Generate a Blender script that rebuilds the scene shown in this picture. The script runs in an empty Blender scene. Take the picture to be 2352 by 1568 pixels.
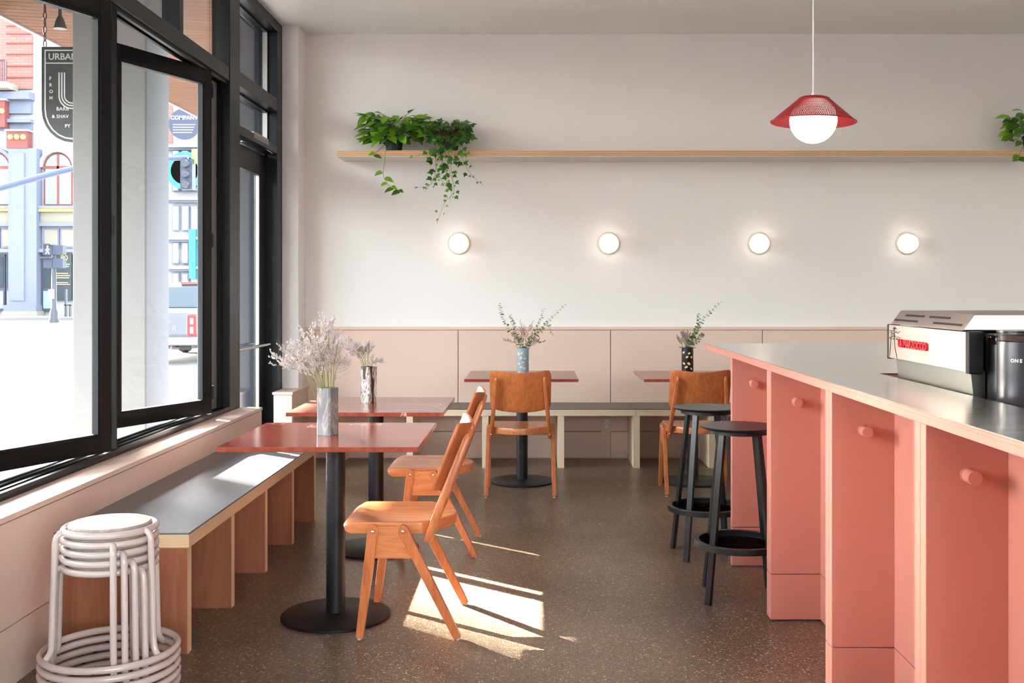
import bpy, bmesh, math, random
from mathutils import Vector, Matrix, Euler
R = math.radians
rnd = random.Random(7)
C = bpy.context.scene.collection
SC = bpy.context.scene

# ------------------------------------------------------------------ camera, sky, sun, exposure
F, CX, CY, EYE = 2400.0, 1230.0, 667.0, 1.322       # focal length and vanishing point in photo pixels, eye height
cam_d = bpy.data.cameras.new('camera'); cam = bpy.data.objects.new('camera', cam_d); C.objects.link(cam)
cam.location = (0, 0, EYE); cam.rotation_euler = (R(90), 0, 0)
cam_d.sensor_fit = 'HORIZONTAL'; cam_d.sensor_width = 36; cam_d.lens = F / 2352 * 36
cam_d.shift_x = -(CX - 1176) / 2352; cam_d.shift_y = -(784 - CY) / 2352
cam_d.clip_start = 0.05; cam_d.clip_end = 500
SC.camera = cam

SUN_AZ = math.atan2(0.784, 0.621)      # the sun stands to the far left, outside the windows
SUN_EL = R(25.0)
world = bpy.data.worlds.new('sky'); SC.world = world; world.use_nodes = True
nt = world.node_tree; nt.nodes.clear()
sky = nt.nodes.new('ShaderNodeTexSky'); sky.sky_type = 'NISHITA'; sky.sun_disc = False
sky.sun_elevation = SUN_EL; sky.sun_rotation = -SUN_AZ
sky.air_density = 1.0; sky.dust_density = 3.0; sky.ozone_density = 0.6
hsv = nt.nodes.new('ShaderNodeHueSaturation'); hsv.inputs['Saturation'].default_value = 0.45
bg = nt.nodes.new('ShaderNodeBackground'); bg.inputs['Strength'].default_value = 0.62
wo = nt.nodes.new('ShaderNodeOutputWorld')
nt.links.new(sky.outputs[0], hsv.inputs['Color']); nt.links.new(hsv.outputs[0], bg.inputs[0]); nt.links.new(bg.outputs[0], wo.inputs[0])
sd = bpy.data.lights.new('sun', 'SUN'); sd.energy = 28.0; sd.angle = R(0.53); sd.color = (1.0, 0.965, 0.92)
sun = bpy.data.objects.new('sun', sd); C.objects.link(sun)
sun.rotation_euler = Vector((-0.784 * math.cos(SUN_EL), 0.621 * math.cos(SUN_EL), math.sin(SUN_EL))).to_track_quat('Z', 'Y').to_euler()
SC.view_settings.view_transform = 'Standard'; SC.view_settings.look = 'None'
SC.view_settings.gamma = 1.0; SC.view_settings.use_curve_mapping = False
SC.view_settings.exposure = 3.0

# ------------------------------------------------------------------ helpers
def at(px, py, y):                    # a measured photo point at depth y, as a point of the room
    return Vector(((px - CX) * y / F, y, EYE - (py - CY) * y / F))

def lin(c):
    return tuple(((v / 255 / 12.92) if v <= 10.3 else ((v / 255 + 0.055) / 1.055) ** 2.4) for v in c) + (1.0,)

MATS = {}
def mat(name, col, rough=0.5, metal=0.0, spec=0.5, coat=0.0, emit=None, estr=0.0, bump=None, trans=0.0, ior=1.45):
    m = bpy.data.materials.new(name); m.use_nodes = True; MATS[name] = m
    b = m.node_tree.nodes['Principled BSDF']
    b.inputs['Base Color'].default_value = lin(col); b.inputs['Roughness'].default_value = rough
    b.inputs['Metallic'].default_value = metal; b.inputs['Specular IOR Level'].default_value = spec
    b.inputs['Coat Weight'].default_value = coat; b.inputs['Coat Roughness'].default_value = 0.08
    b.inputs['Transmission Weight'].default_value = trans; b.inputs['IOR'].default_value = ior
    if emit: b.inputs['Emission Color'].default_value = lin(emit); b.inputs['Emission Strength'].default_value = estr
    if bump:
        n = N(m, 'ShaderNodeTexNoise', Scale=bump[0], Detail=4.0); bp = N(m, 'ShaderNodeBump', Strength=bump[1], Distance=0.01)
        L(m, coord(m), n, 'Vector'); L(m, n.outputs[0], bp, 'Height'); L(m, bp.outputs[0], b, 'Normal')
    return m
def N(m, typ, **kw):
    n = m.node_tree.nodes.new(typ)
    for k, v in kw.items(): n.inputs[k.replace('_', ' ')].default_value = v
    return n
def L(m, out, node, inp): m.node_tree.links.new(out, node.inputs[inp])
def P(m): return m.node_tree.nodes['Principled BSDF']
def coord(m, scale=(1, 1, 1), rot=(0, 0, 0), loc=(0, 0, 0), vary=False):
    t = m.node_tree.nodes.new('ShaderNodeTexCoord'); mp = m.node_tree.nodes.new('ShaderNodeMapping')
    mp.inputs['Scale'].default_value = scale; mp.inputs['Rotation'].default_value = rot; mp.inputs['Location'].default_value = loc
    m.node_tree.links.new(t.outputs['Object'], mp.inputs['Vector'])
    if vary:
        oi = m.node_tree.nodes.new('ShaderNodeObjectInfo'); mu = m.node_tree.nodes.new('ShaderNodeMath'); mu.operation = 'MULTIPLY'
        mu.inputs[1].default_value = 7.0
        m.node_tree.links.new(oi.outputs['Random'], mu.inputs[0]); m.node_tree.links.new(mu.outputs[0], mp.inputs['Location'])
    return mp.outputs[0]
def ramp(m, fac, stops):
    r = m.node_tree.nodes.new('ShaderNodeValToRGB'); cr = r.color_ramp
    cr.elements[0].position, cr.elements[0].color = stops[0][0], lin(stops[0][1])
    cr.elements[1].position, cr.elements[1].color = stops[-1][0], lin(stops[-1][1])
    for p, c in stops[1:-1]:
        e = cr.elements.new(p); e.color = lin(c)
    m.node_tree.links.new(fac, r.inputs[0]); return r.outputs[0]
def mix(m, fac, a, b, mode='MIX'):
    n = m.node_tree.nodes.new('ShaderNodeMix'); n.data_type = 'RGBA'; n.blend_type = mode
    for s, v in ((0, fac), (6, a), (7, b)):
        if hasattr(v, 'is_linked'): m.node_tree.links.new(v, n.inputs[s])
        else: n.inputs[s].default_value = v
    return n.outputs[2]
def math_node(m, op, a, b=0.0):
    n = m.node_tree.nodes.new('ShaderNodeMath'); n.operation = op
    for i, v in enumerate((a, b)):
        if hasattr(v, 'is_linked'): m.node_tree.links.new(v, n.inputs[i])
        else: n.inputs[i].default_value = v
    return n.outputs[0]
def wood(name, dark, light, scale, rough=0.4, ring=3.0, vary=True, coat=0.0):
    m = mat(name, light, rough, coat=coat); v = coord(m, scale, vary=vary)
    n = N(m, 'ShaderNodeTexNoise', Scale=1.0, Detail=6.0, Roughness=0.6, Distortion=0.6); L(m, v, n, 'Vector')
    n2 = N(m, 'ShaderNodeTexNoise', Scale=0.25, Detail=2.0); L(m, v, n2, 'Vector')
    f = math_node(m, 'ADD', math_node(m, 'MULTIPLY', n.outputs[0], 0.7), math_node(m, 'MULTIPLY', n2.outputs[0], 0.3))
    L(m, ramp(m, f, ((0.32, dark), (0.66, light))), P(m), 'Base Color')
    return m
def ply(name, axis, lo=(176, 132, 94), hi=(232, 204, 166), pitch=0.0029):
    m = mat(name, hi, 0.55); v = coord(m)
    s = m.node_tree.nodes.new('ShaderNodeSeparateXYZ'); L(m, v, s, 0)
    n = N(m, 'ShaderNodeTexNoise', Scale=9.0, Detail=3.0); L(m, v, n, 'Vector')
    w = math_node(m, 'ADD', math_node(m, 'DIVIDE', s.outputs[axis], pitch), math_node(m, 'MULTIPLY', n.outputs[0], 0.5))
    f = math_node(m, 'PINGPONG', w, 1.0)
    base = ramp(m, f, ((0.15, lo), (0.45, hi)))
    n2 = N(m, 'ShaderNodeTexNoise', Scale=40.0, Detail=4.0); L(m, v, n2, 'Vector')
    L(m, mix(m, math_node(m, 'MULTIPLY', n2.outputs[0], 0.35), base, lin((214, 178, 136))), P(m), 'Base Color')
    return m

class G:                               # collects shapes and links them as one mesh object
    def __init__(s): s.v = []; s.f = []; s.m = []; s.k = 0
    def add(s, vs, fs):
        o = len(s.v); s.v += [tuple(p) for p in vs]
        for f in fs: s.f.append([i + o for i in f]); s.m.append(s.k)
        return s
    def box(s, x0, x1, y0, y1, z0, z1):
        vs = [(x, y, z) for z in (z0, z1) for y in (y0, y1) for x in (x0, x1)]
        return s.add(vs, [(0, 2, 3, 1), (4, 5, 7, 6), (0, 1, 5, 4), (2, 6, 7, 3), (0, 4, 6, 2), (1, 3, 7, 5)])
    def prism(s, poly, a0, a1, axis='z'):      # outline in the two other axes, pushed along axis
        n = len(poly)
        def p(q, a): return {'z': (q[0], q[1], a), 'y': (q[0], a, q[1]), 'x': (a, q[0], q[1])}[axis]
        vs = [p(q, a0) for q in poly] + [p(q, a1) for q in poly]
        fs = [tuple(range(n))[::-1], tuple(range(n, 2 * n))] + [(i, (i + 1) % n, n + (i + 1) % n, n + i) for i in range(n)]
        return s.add(vs, fs)
    def lathe(s, prof, n=32, c=(0, 0, 0), axis='z', a0=0.0, a1=2 * math.pi):
        closed = abs(a1 - a0 - 2 * math.pi) < 1e-6
        vs, fs = [], []; cnt = n if closed else n + 1
        for (r, h) in prof:
            for i in range(cnt):
                a = a0 + (a1 - a0) * i / n; x, y = r * math.cos(a), r * math.sin(a)
                q = {'z': (x, y, h), 'y': (x, h, -y), 'x': (h, x, y)}[axis]
                vs.append((q[0] + c[0], q[1] + c[1], q[2] + c[2]))
        for j in range(len(prof) - 1):
            for i in range(n):
                k = (i + 1) % cnt
                fs.append((j * cnt + i, j * cnt + k, (j + 1) * cnt + k, (j + 1) * cnt + i))
        if closed:
            if prof[0][0] > 1e-6: fs.append(tuple(range(cnt))[::-1])
            if prof[-1][0] > 1e-6: fs.append(tuple(range((len(prof) - 1) * cnt, len(prof) * cnt)))
        return s.add(vs, fs)
    def tube(s, path, r, n=8, closed=False, cap=True):
        pts = [Vector(p) for p in path]; m = len(pts); vs, fs = [], []
        rad = r if isinstance(r, (list, tuple)) else [r] * m
        up = None
        for i, p in enumerate(pts):
            if closed: t = pts[(i + 1) % m] - pts[i - 1]
            else: t = pts[min(i + 1, m - 1)] - pts[max(i - 1, 0)]
            t.normalize()
            if up is None:
                up = Vector((0, 0, 1)) if abs(t.z) < 0.9 else Vector((1, 0, 0))
            u = (up - t * up.dot(t)).normalized(); w = t.cross(u); up = u
            for k in range(n):
                a = 2 * math.pi * k / n
                vs.append(p + (u * math.cos(a) + w * math.sin(a)) * rad[i])
        for i in range(m if closed else m - 1):
            j = (i + 1) % m
            for k in range(n):
                q = (k + 1) % n
                fs.append((i * n + k, i * n + q, j * n + q, j * n + k))
        if cap and not closed: fs += [tuple(range(n))[::-1], tuple(range((m - 1) * n, m * n))]
        return s.add(vs, fs)
    def bar(s, a, b, w, t, side=(1, 0, 0)):    # rectangular bar from a to b, t thick along side
        a, b = Vector(a), Vector(b); d = (b - a).normalized(); sd = Vector(side); sd = (sd - d * sd.dot(d)).normalized(); u = d.cross(sd)
        vs = [p + sd * (i * t / 2) + u * (j * w / 2) for p in (a, b) for (i, j) in ((-1, -1), (1, -1), (1, 1), (-1, 1))]
        return s.add(vs, [(3, 2, 1, 0), (4, 5, 6, 7), (0, 1, 5, 4), (1, 2, 6, 5), (2, 3, 7, 6), (3, 0, 4, 7)])
    def ball(s, c, r, n=12, sz=1.0):
        k = max(4, n // 2)
        return s.lathe([(max(1e-7, r * math.sin(math.pi * i / k)), -r * sz * math.cos(math.pi * i / k)) for i in range(k + 1)], n, c)
    def mesh(s, name, mats, bevel=0.0, seg=2, smooth=None):
        if smooth is None: smooth = 18 if bevel else 35
        me = bpy.data.meshes.new(name); me.from_pydata(s.v, [], s.f)
        for m in (mats if isinstance(mats, (list, tuple)) else [mats]): me.materials.append(MATS[m] if isinstance(m, str) else m)
        me.polygons.foreach_set('material_index', s.m)
        b = bmesh.new(); b.from_mesh(me)
        bmesh.ops.recalc_face_normals(b, faces=b.faces)
        if bevel:
            es = [e for e in b.edges if len(e.link_faces) == 2 and e.calc_face_angle(0) > R(28)]
            bmesh.ops.bevel(b, geom=es, offset=bevel, segments=seg, profile=0.5, affect='EDGES', clamp_overlap=True)
        b.to_mesh(me); b.free()
        if smooth:
            me.polygons.foreach_set('use_smooth', [True] * len(me.polygons)); me.set_sharp_from_angle(angle=R(smooth))
        me.update(); return me
    def build(s, name, mats, parent=None, **kw):
        return link(name, s.mesh(name, mats, **kw), parent)
def link(name, me, parent=None, loc=None, rot=None):
    o = bpy.data.objects.new(name, me); C.objects.link(o)
    if parent: o.parent = parent
    if loc is not None: o.location = loc
    if rot is not None: o.rotation_euler = rot
    return o
def thing(name, label, cat, loc=(0, 0, 0), rz=0.0, group=None, kind=None):
    o = bpy.data.objects.new(name, None); C.objects.link(o); o.empty_display_size = 0.1
    o.location = loc; o.rotation_euler = (0, 0, rz); return tag(o, label, cat, group, kind)
def tag(o, label, cat, group=None, kind=None):
    o['label'] = label; o['category'] = cat
    if group: o['group'] = group
    if kind: o['kind'] = kind
    return o
def struct(o, label=None, cat=None):
    o['kind'] = 'structure'
    if label: o['label'] = label
    if cat: o['category'] = cat
    return o
def dup(o, parent=None):
    c = o.copy(); C.objects.link(c); c.parent = parent
    for ch in o.children: dup(ch, c)
    return c
def place(name, label, cat, src, loc, rz, group=None):
    c = dup(src); c.location = loc; c.rotation_euler = (0, 0, rz); c['label'] = label; c['category'] = cat
    if group: c['group'] = group
    return c
def text_mesh(body, size, depth, material, spacing=1.0, bold=0.0, align='LEFT'):
    cu = bpy.data.curves.new('lettering', 'FONT'); cu.body = body; cu.size = size; cu.extrude = depth
    cu.space_character = spacing; cu.offset = bold; cu.align_x = align; cu.resolution_u = 3
    o = bpy.data.objects.new('lettering', cu); C.objects.link(o); bpy.context.view_layer.update()
    dg = bpy.context.evaluated_depsgraph_get(); me = bpy.data.meshes.new_from_object(o.evaluated_get(dg))
    bpy.data.objects.remove(o); bpy.data.curves.remove(cu)
    me.materials.clear(); me.materials.append(MATS[material]); return me
def bez(pts, n=24):                    # smooth path through points
    pts = [Vector(p) for p in pts]; out = []
    q = [pts[0] * 2 - pts[1]] + pts + [pts[-1] * 2 - pts[-2]]
    segs = len(pts) - 1
    for i in range(segs):
        p0, p1, p2, p3 = q[i:i + 4]; k = max(2, n // segs)
        for j in range(k):
            t = j / k
            out.append(0.5 * ((2 * p1) + (p2 - p0) * t + (2 * p0 - 5 * p1 + 4 * p2 - p3) * t * t + (3 * p1 - p0 - 3 * p2 + p3) * t ** 3))
    out.append(pts[-1]); return out
def arc(cx, cy, r, a0, a1, n): return [(cx + r * math.cos(R(a0 + (a1 - a0) * i / n)), cy + r * math.sin(R(a0 + (a1 - a0) * i / n))) for i in range(n + 1)]

# ------------------------------------------------------------------ materials
mat('wall_paint', (239, 232, 230), 0.75, spec=0.25, bump=(60, 0.03))
mat('ceiling_paint', (242, 239, 237), 0.85, spec=0.2)
mat('wainscot_paint', (226, 196, 180), 0.55, spec=0.3)
mat('groove', (120, 96, 86), 0.9, spec=0.1)
mat('black_frame', (15, 15, 17), 0.36, spec=0.3)
mat('navy_frame', (18, 23, 31), 0.35, spec=0.35)
mat('gasket', (12, 12, 14), 0.7)
mat('light_jamb', (126, 120, 123), 0.5)
mat('black_metal', (20, 20, 22), 0.45)
mat('black_satin', (26, 26, 28), 0.32)
mat('laminate', (112, 110, 113), 0.36, bump=(220, 0.05))
mat('laminate_dark', (96, 88, 82), 0.4, bump=(220, 0.05))
mat('salmon', (204, 133, 118), 0.42, spec=0.4)
mat('stool_white', (206, 190, 184), 0.16, coat=0.6)
mat('screw', (190, 186, 180), 0.3, 1.0)
mat('rubber', (30, 28, 28), 0.8)
mat('glide', (200, 198, 195), 0.4)
mat('lamp_red', (158, 24, 30), 0.45)
mat('cord_white', (235, 232, 230), 0.5)
mat('globe', (255, 250, 240), 0.3, emit=(255, 246, 230), estr=0.5)
mat('sconce_globe', (255, 246, 232), 0.3, emit=(255, 236, 208), estr=0.42)
mat('sconce_plate', (214, 204, 194), 0.4)
mat('plastic_white', (238, 234, 230), 0.4)
mat('plastic_dark', (40, 36, 36), 0.5)
mat('pot_green', (22, 44, 38), 0.45)
mat('soil', (42, 32, 26), 0.95)
mat('vine_stem', (104, 72, 60), 0.6)
mat('green_stem', (98, 138, 56), 0.5)
mat('dry_stem', (124, 134, 60), 0.7)
mat('dry_stem_brown', (128, 108, 84), 0.7)
mat('floret', (204, 190, 188), 0.8)
mat('floret_mauve', (156, 138, 130), 0.8)
mat('machine_black', (14, 14, 16), 0.25)
mat('grinder_grey', (62, 60, 64), 0.34, 0.5)
mat('logo_red', (226, 28, 50), 0.35)
mat('logo_white', (240, 240, 240), 0.5)
mat('engraving', (52, 38, 36), 0.6)
mat('beans', (70, 44, 30), 0.6)
mat('chrome', (210, 208, 206), 0.12, 1.0)
mat('aluminium', (176, 170, 168), 0.32, 0.9)
mat('concrete', (134, 131, 129), 0.9, spec=0.1, bump=(40, 0.12))
mat('asphalt', (96, 96, 98), 0.9)
mat('pavement', (106, 104, 102), 0.9, bump=(30, 0.08))
mat('road_paint', (230, 230, 228), 0.8)
mat('facade_blue', (92, 96, 112), 0.7)
mat('facade_dark_blue', (42, 48, 66), 0.6)
mat('facade_pale', (138, 136, 140), 0.8)
mat('facade_cream', (120, 114, 102), 0.8)
mat('facade_red', (104, 50, 46), 0.7)
mat('gilt', (196, 150, 78), 0.5)
mat('dark_glass', (44, 52, 58), 0.08)
mat('pale_glass', (120, 140, 150), 0.08)
mat('iron', (46, 48, 58), 0.5)
mat('pole_blue', (58, 66, 88), 0.4)
mat('sign_grey', (64, 66, 66), 0.6)
mat('sign_white', (200, 200, 200), 0.6)
mat('sign_gold', (214, 178, 96), 0.5)
mat('teal', (30, 100, 118), 0.5)
mat('green_sign', (110, 160, 70), 0.5)
mat('truck_paint', (90, 92, 100), 0.25, 0.5, coat=0.6)
mat('truck_glass', (60, 68, 74), 0.06)
mat('tail_red', (196, 24, 30), 0.2, coat=0.6)
mat('lens_white', (232, 226, 226), 0.2)
mat('tyre', (26, 26, 28), 0.85)
mat('walk_symbol', (240, 240, 240), 0.4)

# thin clear glazing
def pane_mat(name, tint):
    m = bpy.data.materials.new(name); m.use_nodes = True; MATS[name] = m; n = m.node_tree; n.nodes.clear()
    o = n.nodes.new('ShaderNodeOutputMaterial'); mx = n.nodes.new('ShaderNodeMixShader')
    t = n.nodes.new('ShaderNodeBsdfTransparent'); t.inputs[0].default_value = lin(tint)
    g = n.nodes.new('ShaderNodeBsdfGlossy'); g.inputs['Roughness'].default_value = 0.0
    lw = n.nodes.new('ShaderNodeLayerWeight'); lw.inputs[0].default_value = 0.5
    pw = n.nodes.new('ShaderNodeMath'); pw.operation = 'POWER'; pw.inputs[1].default_value = 5.0
    ma = n.nodes.new('ShaderNodeMath'); ma.operation = 'MULTIPLY_ADD'; ma.inputs[1].default_value = 0.9; ma.inputs[2].default_value = 0.035
    n.links.new(lw.outputs['Facing'], pw.inputs[0]); n.links.new(pw.outputs[0], ma.inputs[0]); n.links.new(ma.outputs[0], mx.inputs[0]); n.links.new(t.outputs[0], mx.inputs[1]); n.links.new(g.outputs[0], mx.inputs[2]); n.links.new(mx.outputs[0], o.inputs[0])
pane_mat('pane', (247, 250, 249)); pane_mat('hopper_clear', (226, 224, 224))

# polished aggregate concrete floor
m = mat('floor_concrete', (90, 76, 66), 0.3, spec=0.5)
v = coord(m)
v1 = N(m, 'ShaderNodeTexVoronoi', Scale=105.0); L(m, v, v1, 'Vector')
v2 = N(m, 'ShaderNodeTexVoronoi', Scale=210.0); L(m, v, v2, 'Vector')
cl = N(m, 'ShaderNodeTexNoise', Scale=0.9, Detail=3.0); L(m, v, cl, 'Vector')
base = ramp(m, cl.outputs[0], ((0.3, (98, 79, 62)), (0.7, (124, 101, 79))))
s1 = m.node_tree.nodes.new('ShaderNodeSeparateColor'); L(m, v1.outputs['Color'], s1, 0)
s2 = m.node_tree.nodes.new('ShaderNodeSeparateColor'); L(m, v2.outputs['Color'], s2, 0)
c1 = ramp(m, s1.outputs[0], ((0.0, (58, 48, 42)), (0.45, (90, 74, 62)), (0.7, (124, 103, 84)), (0.86, (154, 130, 107)), (0.95, (188, 168, 148)), (1.0, (216, 200, 182))))
c2 = ramp(m, s2.outputs[1], ((0.0, (66, 54, 46)), (0.6, (106, 88, 74)), (0.88, (142, 123, 104)), (1.0, (206, 192, 174))))
k1 = math_node(m, 'LESS_THAN', v1.outputs['Distance'], 0.42); k2 = math_node(m, 'LESS_THAN', v2.outputs['Distance'], 0.45)
a = mix(m, math_node(m, 'MULTIPLY', k2, 0.75), base, c2); a = mix(m, math_node(m, 'MULTIPLY', k1, 0.85), a, c1)
L(m, a, P(m), 'Base Color')
rn = N(m, 'ShaderNodeTexNoise', Scale=3.0, Detail=4.0); L(m, v, rn, 'Vector')
rr = m.node_tree.nodes.new('ShaderNodeMapRange'); rr.inputs['To Min'].default_value = 0.22; rr.inputs['To Max'].default_value = 0.42
L(m, rn.outputs[0], rr, 0); L(m, rr.outputs[0], P(m), 'Roughness')

wood('chair_wood', (184, 102, 56), (220, 140, 88), (9, 60, 60), 0.34, coat=0.15)
wood('chair_wood_up', (176, 92, 48), (212, 128, 76), (60, 60, 9), 0.34, coat=0.15)
wood('ply_face', (138, 80, 56), (160, 100, 70), (40, 40, 5), 0.45)
wood('ply_face_dark', (160, 98, 74), (176, 112, 86), (40, 40, 5), 0.45)
wood('ply_pale', (222, 196, 164), (238, 218, 190), (30, 30, 5), 0.5)
wood('ash_seat', (150, 132, 122), (190, 174, 164), (60, 10, 20), 0.45)
wood('shelf_top', (214, 176, 136), (232, 200, 164), (4, 60, 60), 0.5)
ply('ply_edge_z', 2); ply('ply_edge_y', 1, pitch=0.0029); ply('ply_edge_x', 0, lo=(206, 176, 142), hi=(240, 222, 196), pitch=0.003)
ply('ply_edge_pale', 2, lo=(204, 172, 138), hi=(242, 224, 198)); ply('shelf_edge', 2, lo=(180, 120, 84), hi=(226, 178, 134), pitch=0.007)

# red marble
m = mat('marble', (176, 100, 84), 0.14, spec=0.15)
v = coord(m, vary=True)
n1 = N(m, 'ShaderNodeTexNoise', Scale=22.0, Detail=8.0, Roughness=0.6, Distortion=0.3); L(m, v, n1, 'Vector')
base = ramp(m, n1.outputs[0], ((0.3, (130, 60, 47)), (0.5, (146, 71, 57)), (0.72, (162, 88, 73))))
n2 = N(m, 'ShaderNodeTexNoise', Scale=2.0, Detail=6.0, Roughness=0.55, Distortion=0.5); L(m, v, n2, 'Vector')
d = math_node(m, 'ABSOLUTE', math_node(m, 'SUBTRACT', n2.outputs[0], 0.5)); n3 = N(m, 'ShaderNodeTexNoise', Scale=1.7, Detail=1.0); L(m, v, n3, 'Vector')
vein = math_node(m, 'MULTIPLY', math_node(m, 'LESS_THAN', d, 0.0055), math_node(m, 'GREATER_THAN', n3.outputs[0], 0.54))
L(m, mix(m, math_node(m, 'MULTIPLY', vein, 0.55), base, lin((232, 206, 190))), P(m), 'Base Color')

# brushed steel
def steel(name, col, scale, rough, rotw=0.06):
    m = mat(name, col, rough, 1.0); v = coord(m, scale)
    n = N(m, 'ShaderNodeTexNoise', Scale=1.0, Detail=4.0); L(m, v, n, 'Vector')
    r = m.node_tree.nodes.new('ShaderNodeMapRange'); r.inputs['To Min'].default_value = rough - rotw; r.inputs['To Max'].default_value = rough + rotw
    L(m, n.outputs[0], r, 0); L(m, r.outputs[0], P(m), 'Roughness'); return m
steel('steel_top', (226, 223, 219), (3, 90, 1), 0.24); steel('steel_machine', (186, 172, 166), (60, 3, 60), 0.42); steel('steel_dark', (128, 126, 123), (60, 3, 60), 0.45)

# swirled and dotted pottery
def swirl(name, stops, sc):
    m = mat(name, stops[0][1], 0.3); v = coord(m, (sc, sc, sc * 0.3), vary=True)
    n = N(m, 'ShaderNodeTexNoise', Scale=1.0, Detail=2.5, Distortion=2.2); L(m, v, n, 'Vector')
    L(m, ramp(m, n.outputs[0], stops), P(m), 'Base Color')
swirl('swirl_grey', ((0.30, (112, 112, 116)), (0.48, (126, 126, 130)), (0.53, (178, 158, 140)), (0.58, (122, 122, 128)), (0.72, (152, 154, 162))), 14)
swirl('swirl_dark', ((0.36, (34, 26, 26)), (0.46, (58, 44, 44)), (0.50, (216, 200, 190)), (0.55, (70, 52, 50)), (0.63, (230, 220, 212)), (0.7, (44, 34, 34))), 13)
mat('vase_blue', (140, 162, 176), 0.3); mat('vase_black', (26, 26, 28), 0.25); mat('dot_peach', (226, 190, 162), 0.35); mat('dot_cream', (232, 206, 166), 0.35)

def leafmat(name, dark, light):
    m = mat(name, dark, 0.35, spec=0.4); oi = m.node_tree.nodes.new('ShaderNodeObjectInfo')
    v = coord(m, (40, 40, 40)); n = N(m, 'ShaderNodeTexNoise', Scale=1.0, Detail=2.0); L(m, v, n, 'Vector')
    f = math_node(m, 'ADD', math_node(m, 'MULTIPLY', oi.outputs['Random'], 0.75), math_node(m, 'MULTIPLY', n.outputs[0], 0.25))
    L(m, ramp(m, f, ((0.05, dark), (0.95, light))), P(m), 'Base Color')
leafmat('pothos_leaf', (44, 104, 16), (138, 190, 44)); leafmat('ivy_leaf', (22, 70, 26), (84, 142, 40)); leafmat('ivy_young', (70, 130, 36), (146, 184, 76))
leafmat('eucalyptus_leaf', (70, 108, 58), (150, 172, 128))

m = mat('brick_red', (206, 124, 112), 0.85)
br = N(m, 'ShaderNodeTexBrick', Scale=1.0); br.inputs['Color1'].default_value = lin((140, 84, 76)); br.inputs['Color2'].default_value = lin((148, 92, 84)); br.inputs['Mortar'].default_value = lin((122, 72, 66))
br.inputs['Brick Width'].default_value = 0.5; br.inputs['Row Height'].default_value = 0.16; br.inputs['Mortar Size'].default_value = 0.02
L(m, coord(m, rot=(R(90), 0, 0)), br, 'Vector'); L(m, br.outputs[0], P(m), 'Base Color')
m = mat('soffit_wood', (176, 130, 104), 0.9, spec=0.05); v = coord(m, (1, 1, 1), rot=(0, 0, R(-14)))
s = m.node_tree.nodes.new('ShaderNodeSeparateXYZ'); L(m, v, s, 0)
n = N(m, 'ShaderNodeTexNoise', Scale=3.0, Detail=5.0); v2_ = coord(m, (0.6, 16, 1), rot=(0, 0, R(-14))); L(m, v2_, n, 'Vector')
st = math_node(m, 'PINGPONG', math_node(m, 'DIVIDE', s.outputs[1], 0.06), 1.0)
L(m, mix(m, math_node(m, 'MULTIPLY', math_node(m, 'LESS_THAN', st, 0.22), 0.5), ramp(m, n.outputs[0], ((0.3, (88, 62, 50)), (0.7, (116, 86, 70)))), lin((40, 25, 20))), P(m), 'Base Color')

# ------------------------------------------------------------------ room shell
WALL_Y, CEIL, LX = 8.28, 3.352, -1.752
fl = G().box(-2.05, 5.0, -3.5, 8.5, -0.12, 0.0).build('floor', 'floor_concrete'); struct(fl, 'polished brown concrete floor with speckled aggregate', 'floor')
ce = G().box(-2.12, 5.1, -3.6, 8.5, CEIL, CEIL + 0.15).build('ceiling', 'ceiling_paint'); struct(ce, 'plain white painted ceiling', 'ceiling')
wb = G().box(-2.1, 5.1, WALL_Y, WALL_Y + 0.2, 0, CEIL).build('wall_back', 'wall_paint'); struct(wb, 'white painted wall with pink panelled wainscot below', 'wall')
struct(G().box(5.0, 5.2, -3.6, WALL_Y, 0, CEIL).build('wall_right', 'wall_paint'), 'white painted side wall beyond the counter', 'wall')
struct(G().box(-2.06, LX - 0.02, -3.5, 1.0, 0.58, CEIL).build('wall_left_pier', 'wall_paint'), 'white painted wall past the end of the folding windows, made solid to cut daylight', 'wall')  # unseen stretch, kept solid so less window light reaches the counter panels
struct(G().box(-2.1, 0.2, -3.7, -3.5, 0, CEIL).box(4.7, 5.0, -3.7, -3.5, 0, CEIL).box(0.2, 4.7, -3.7, -3.5, 0, 0.7).box(0.2, 4.7, -3.7, -3.5, 3.1, CEIL).build('wall_front', 'wall_paint'), 'white painted wall opposite the shelf wall with an opening added for daylight', 'wall')
wf = thing('window_20', 'added unseen black framed window opposite the shelf wall, letting in fill light', 'window', (2.45, -3.6, 0.7), kind='structure')  # added behind the camera to brighten the back wall
for x in (-2.25, -1.14, -0.03, 1.08, 2.19): G().box(x, x + 0.06, -0.05, 0.05, 0, 2.4).build('mullion', 'black_frame', wf, bevel=0.003)
for z in (0.0, 2.34): G().box(-2.19, 2.19, -0.05, 0.05, z, z + 0.06).build('frame_rail', 'black_frame', wf, smooth=0)
for x in (-2.19, -1.08, 0.03, 1.14): G().box(x, x + 1.05, -0.003, 0.003, 0.06, 2.34).build('pane', 'pane', wf, smooth=0)
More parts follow.
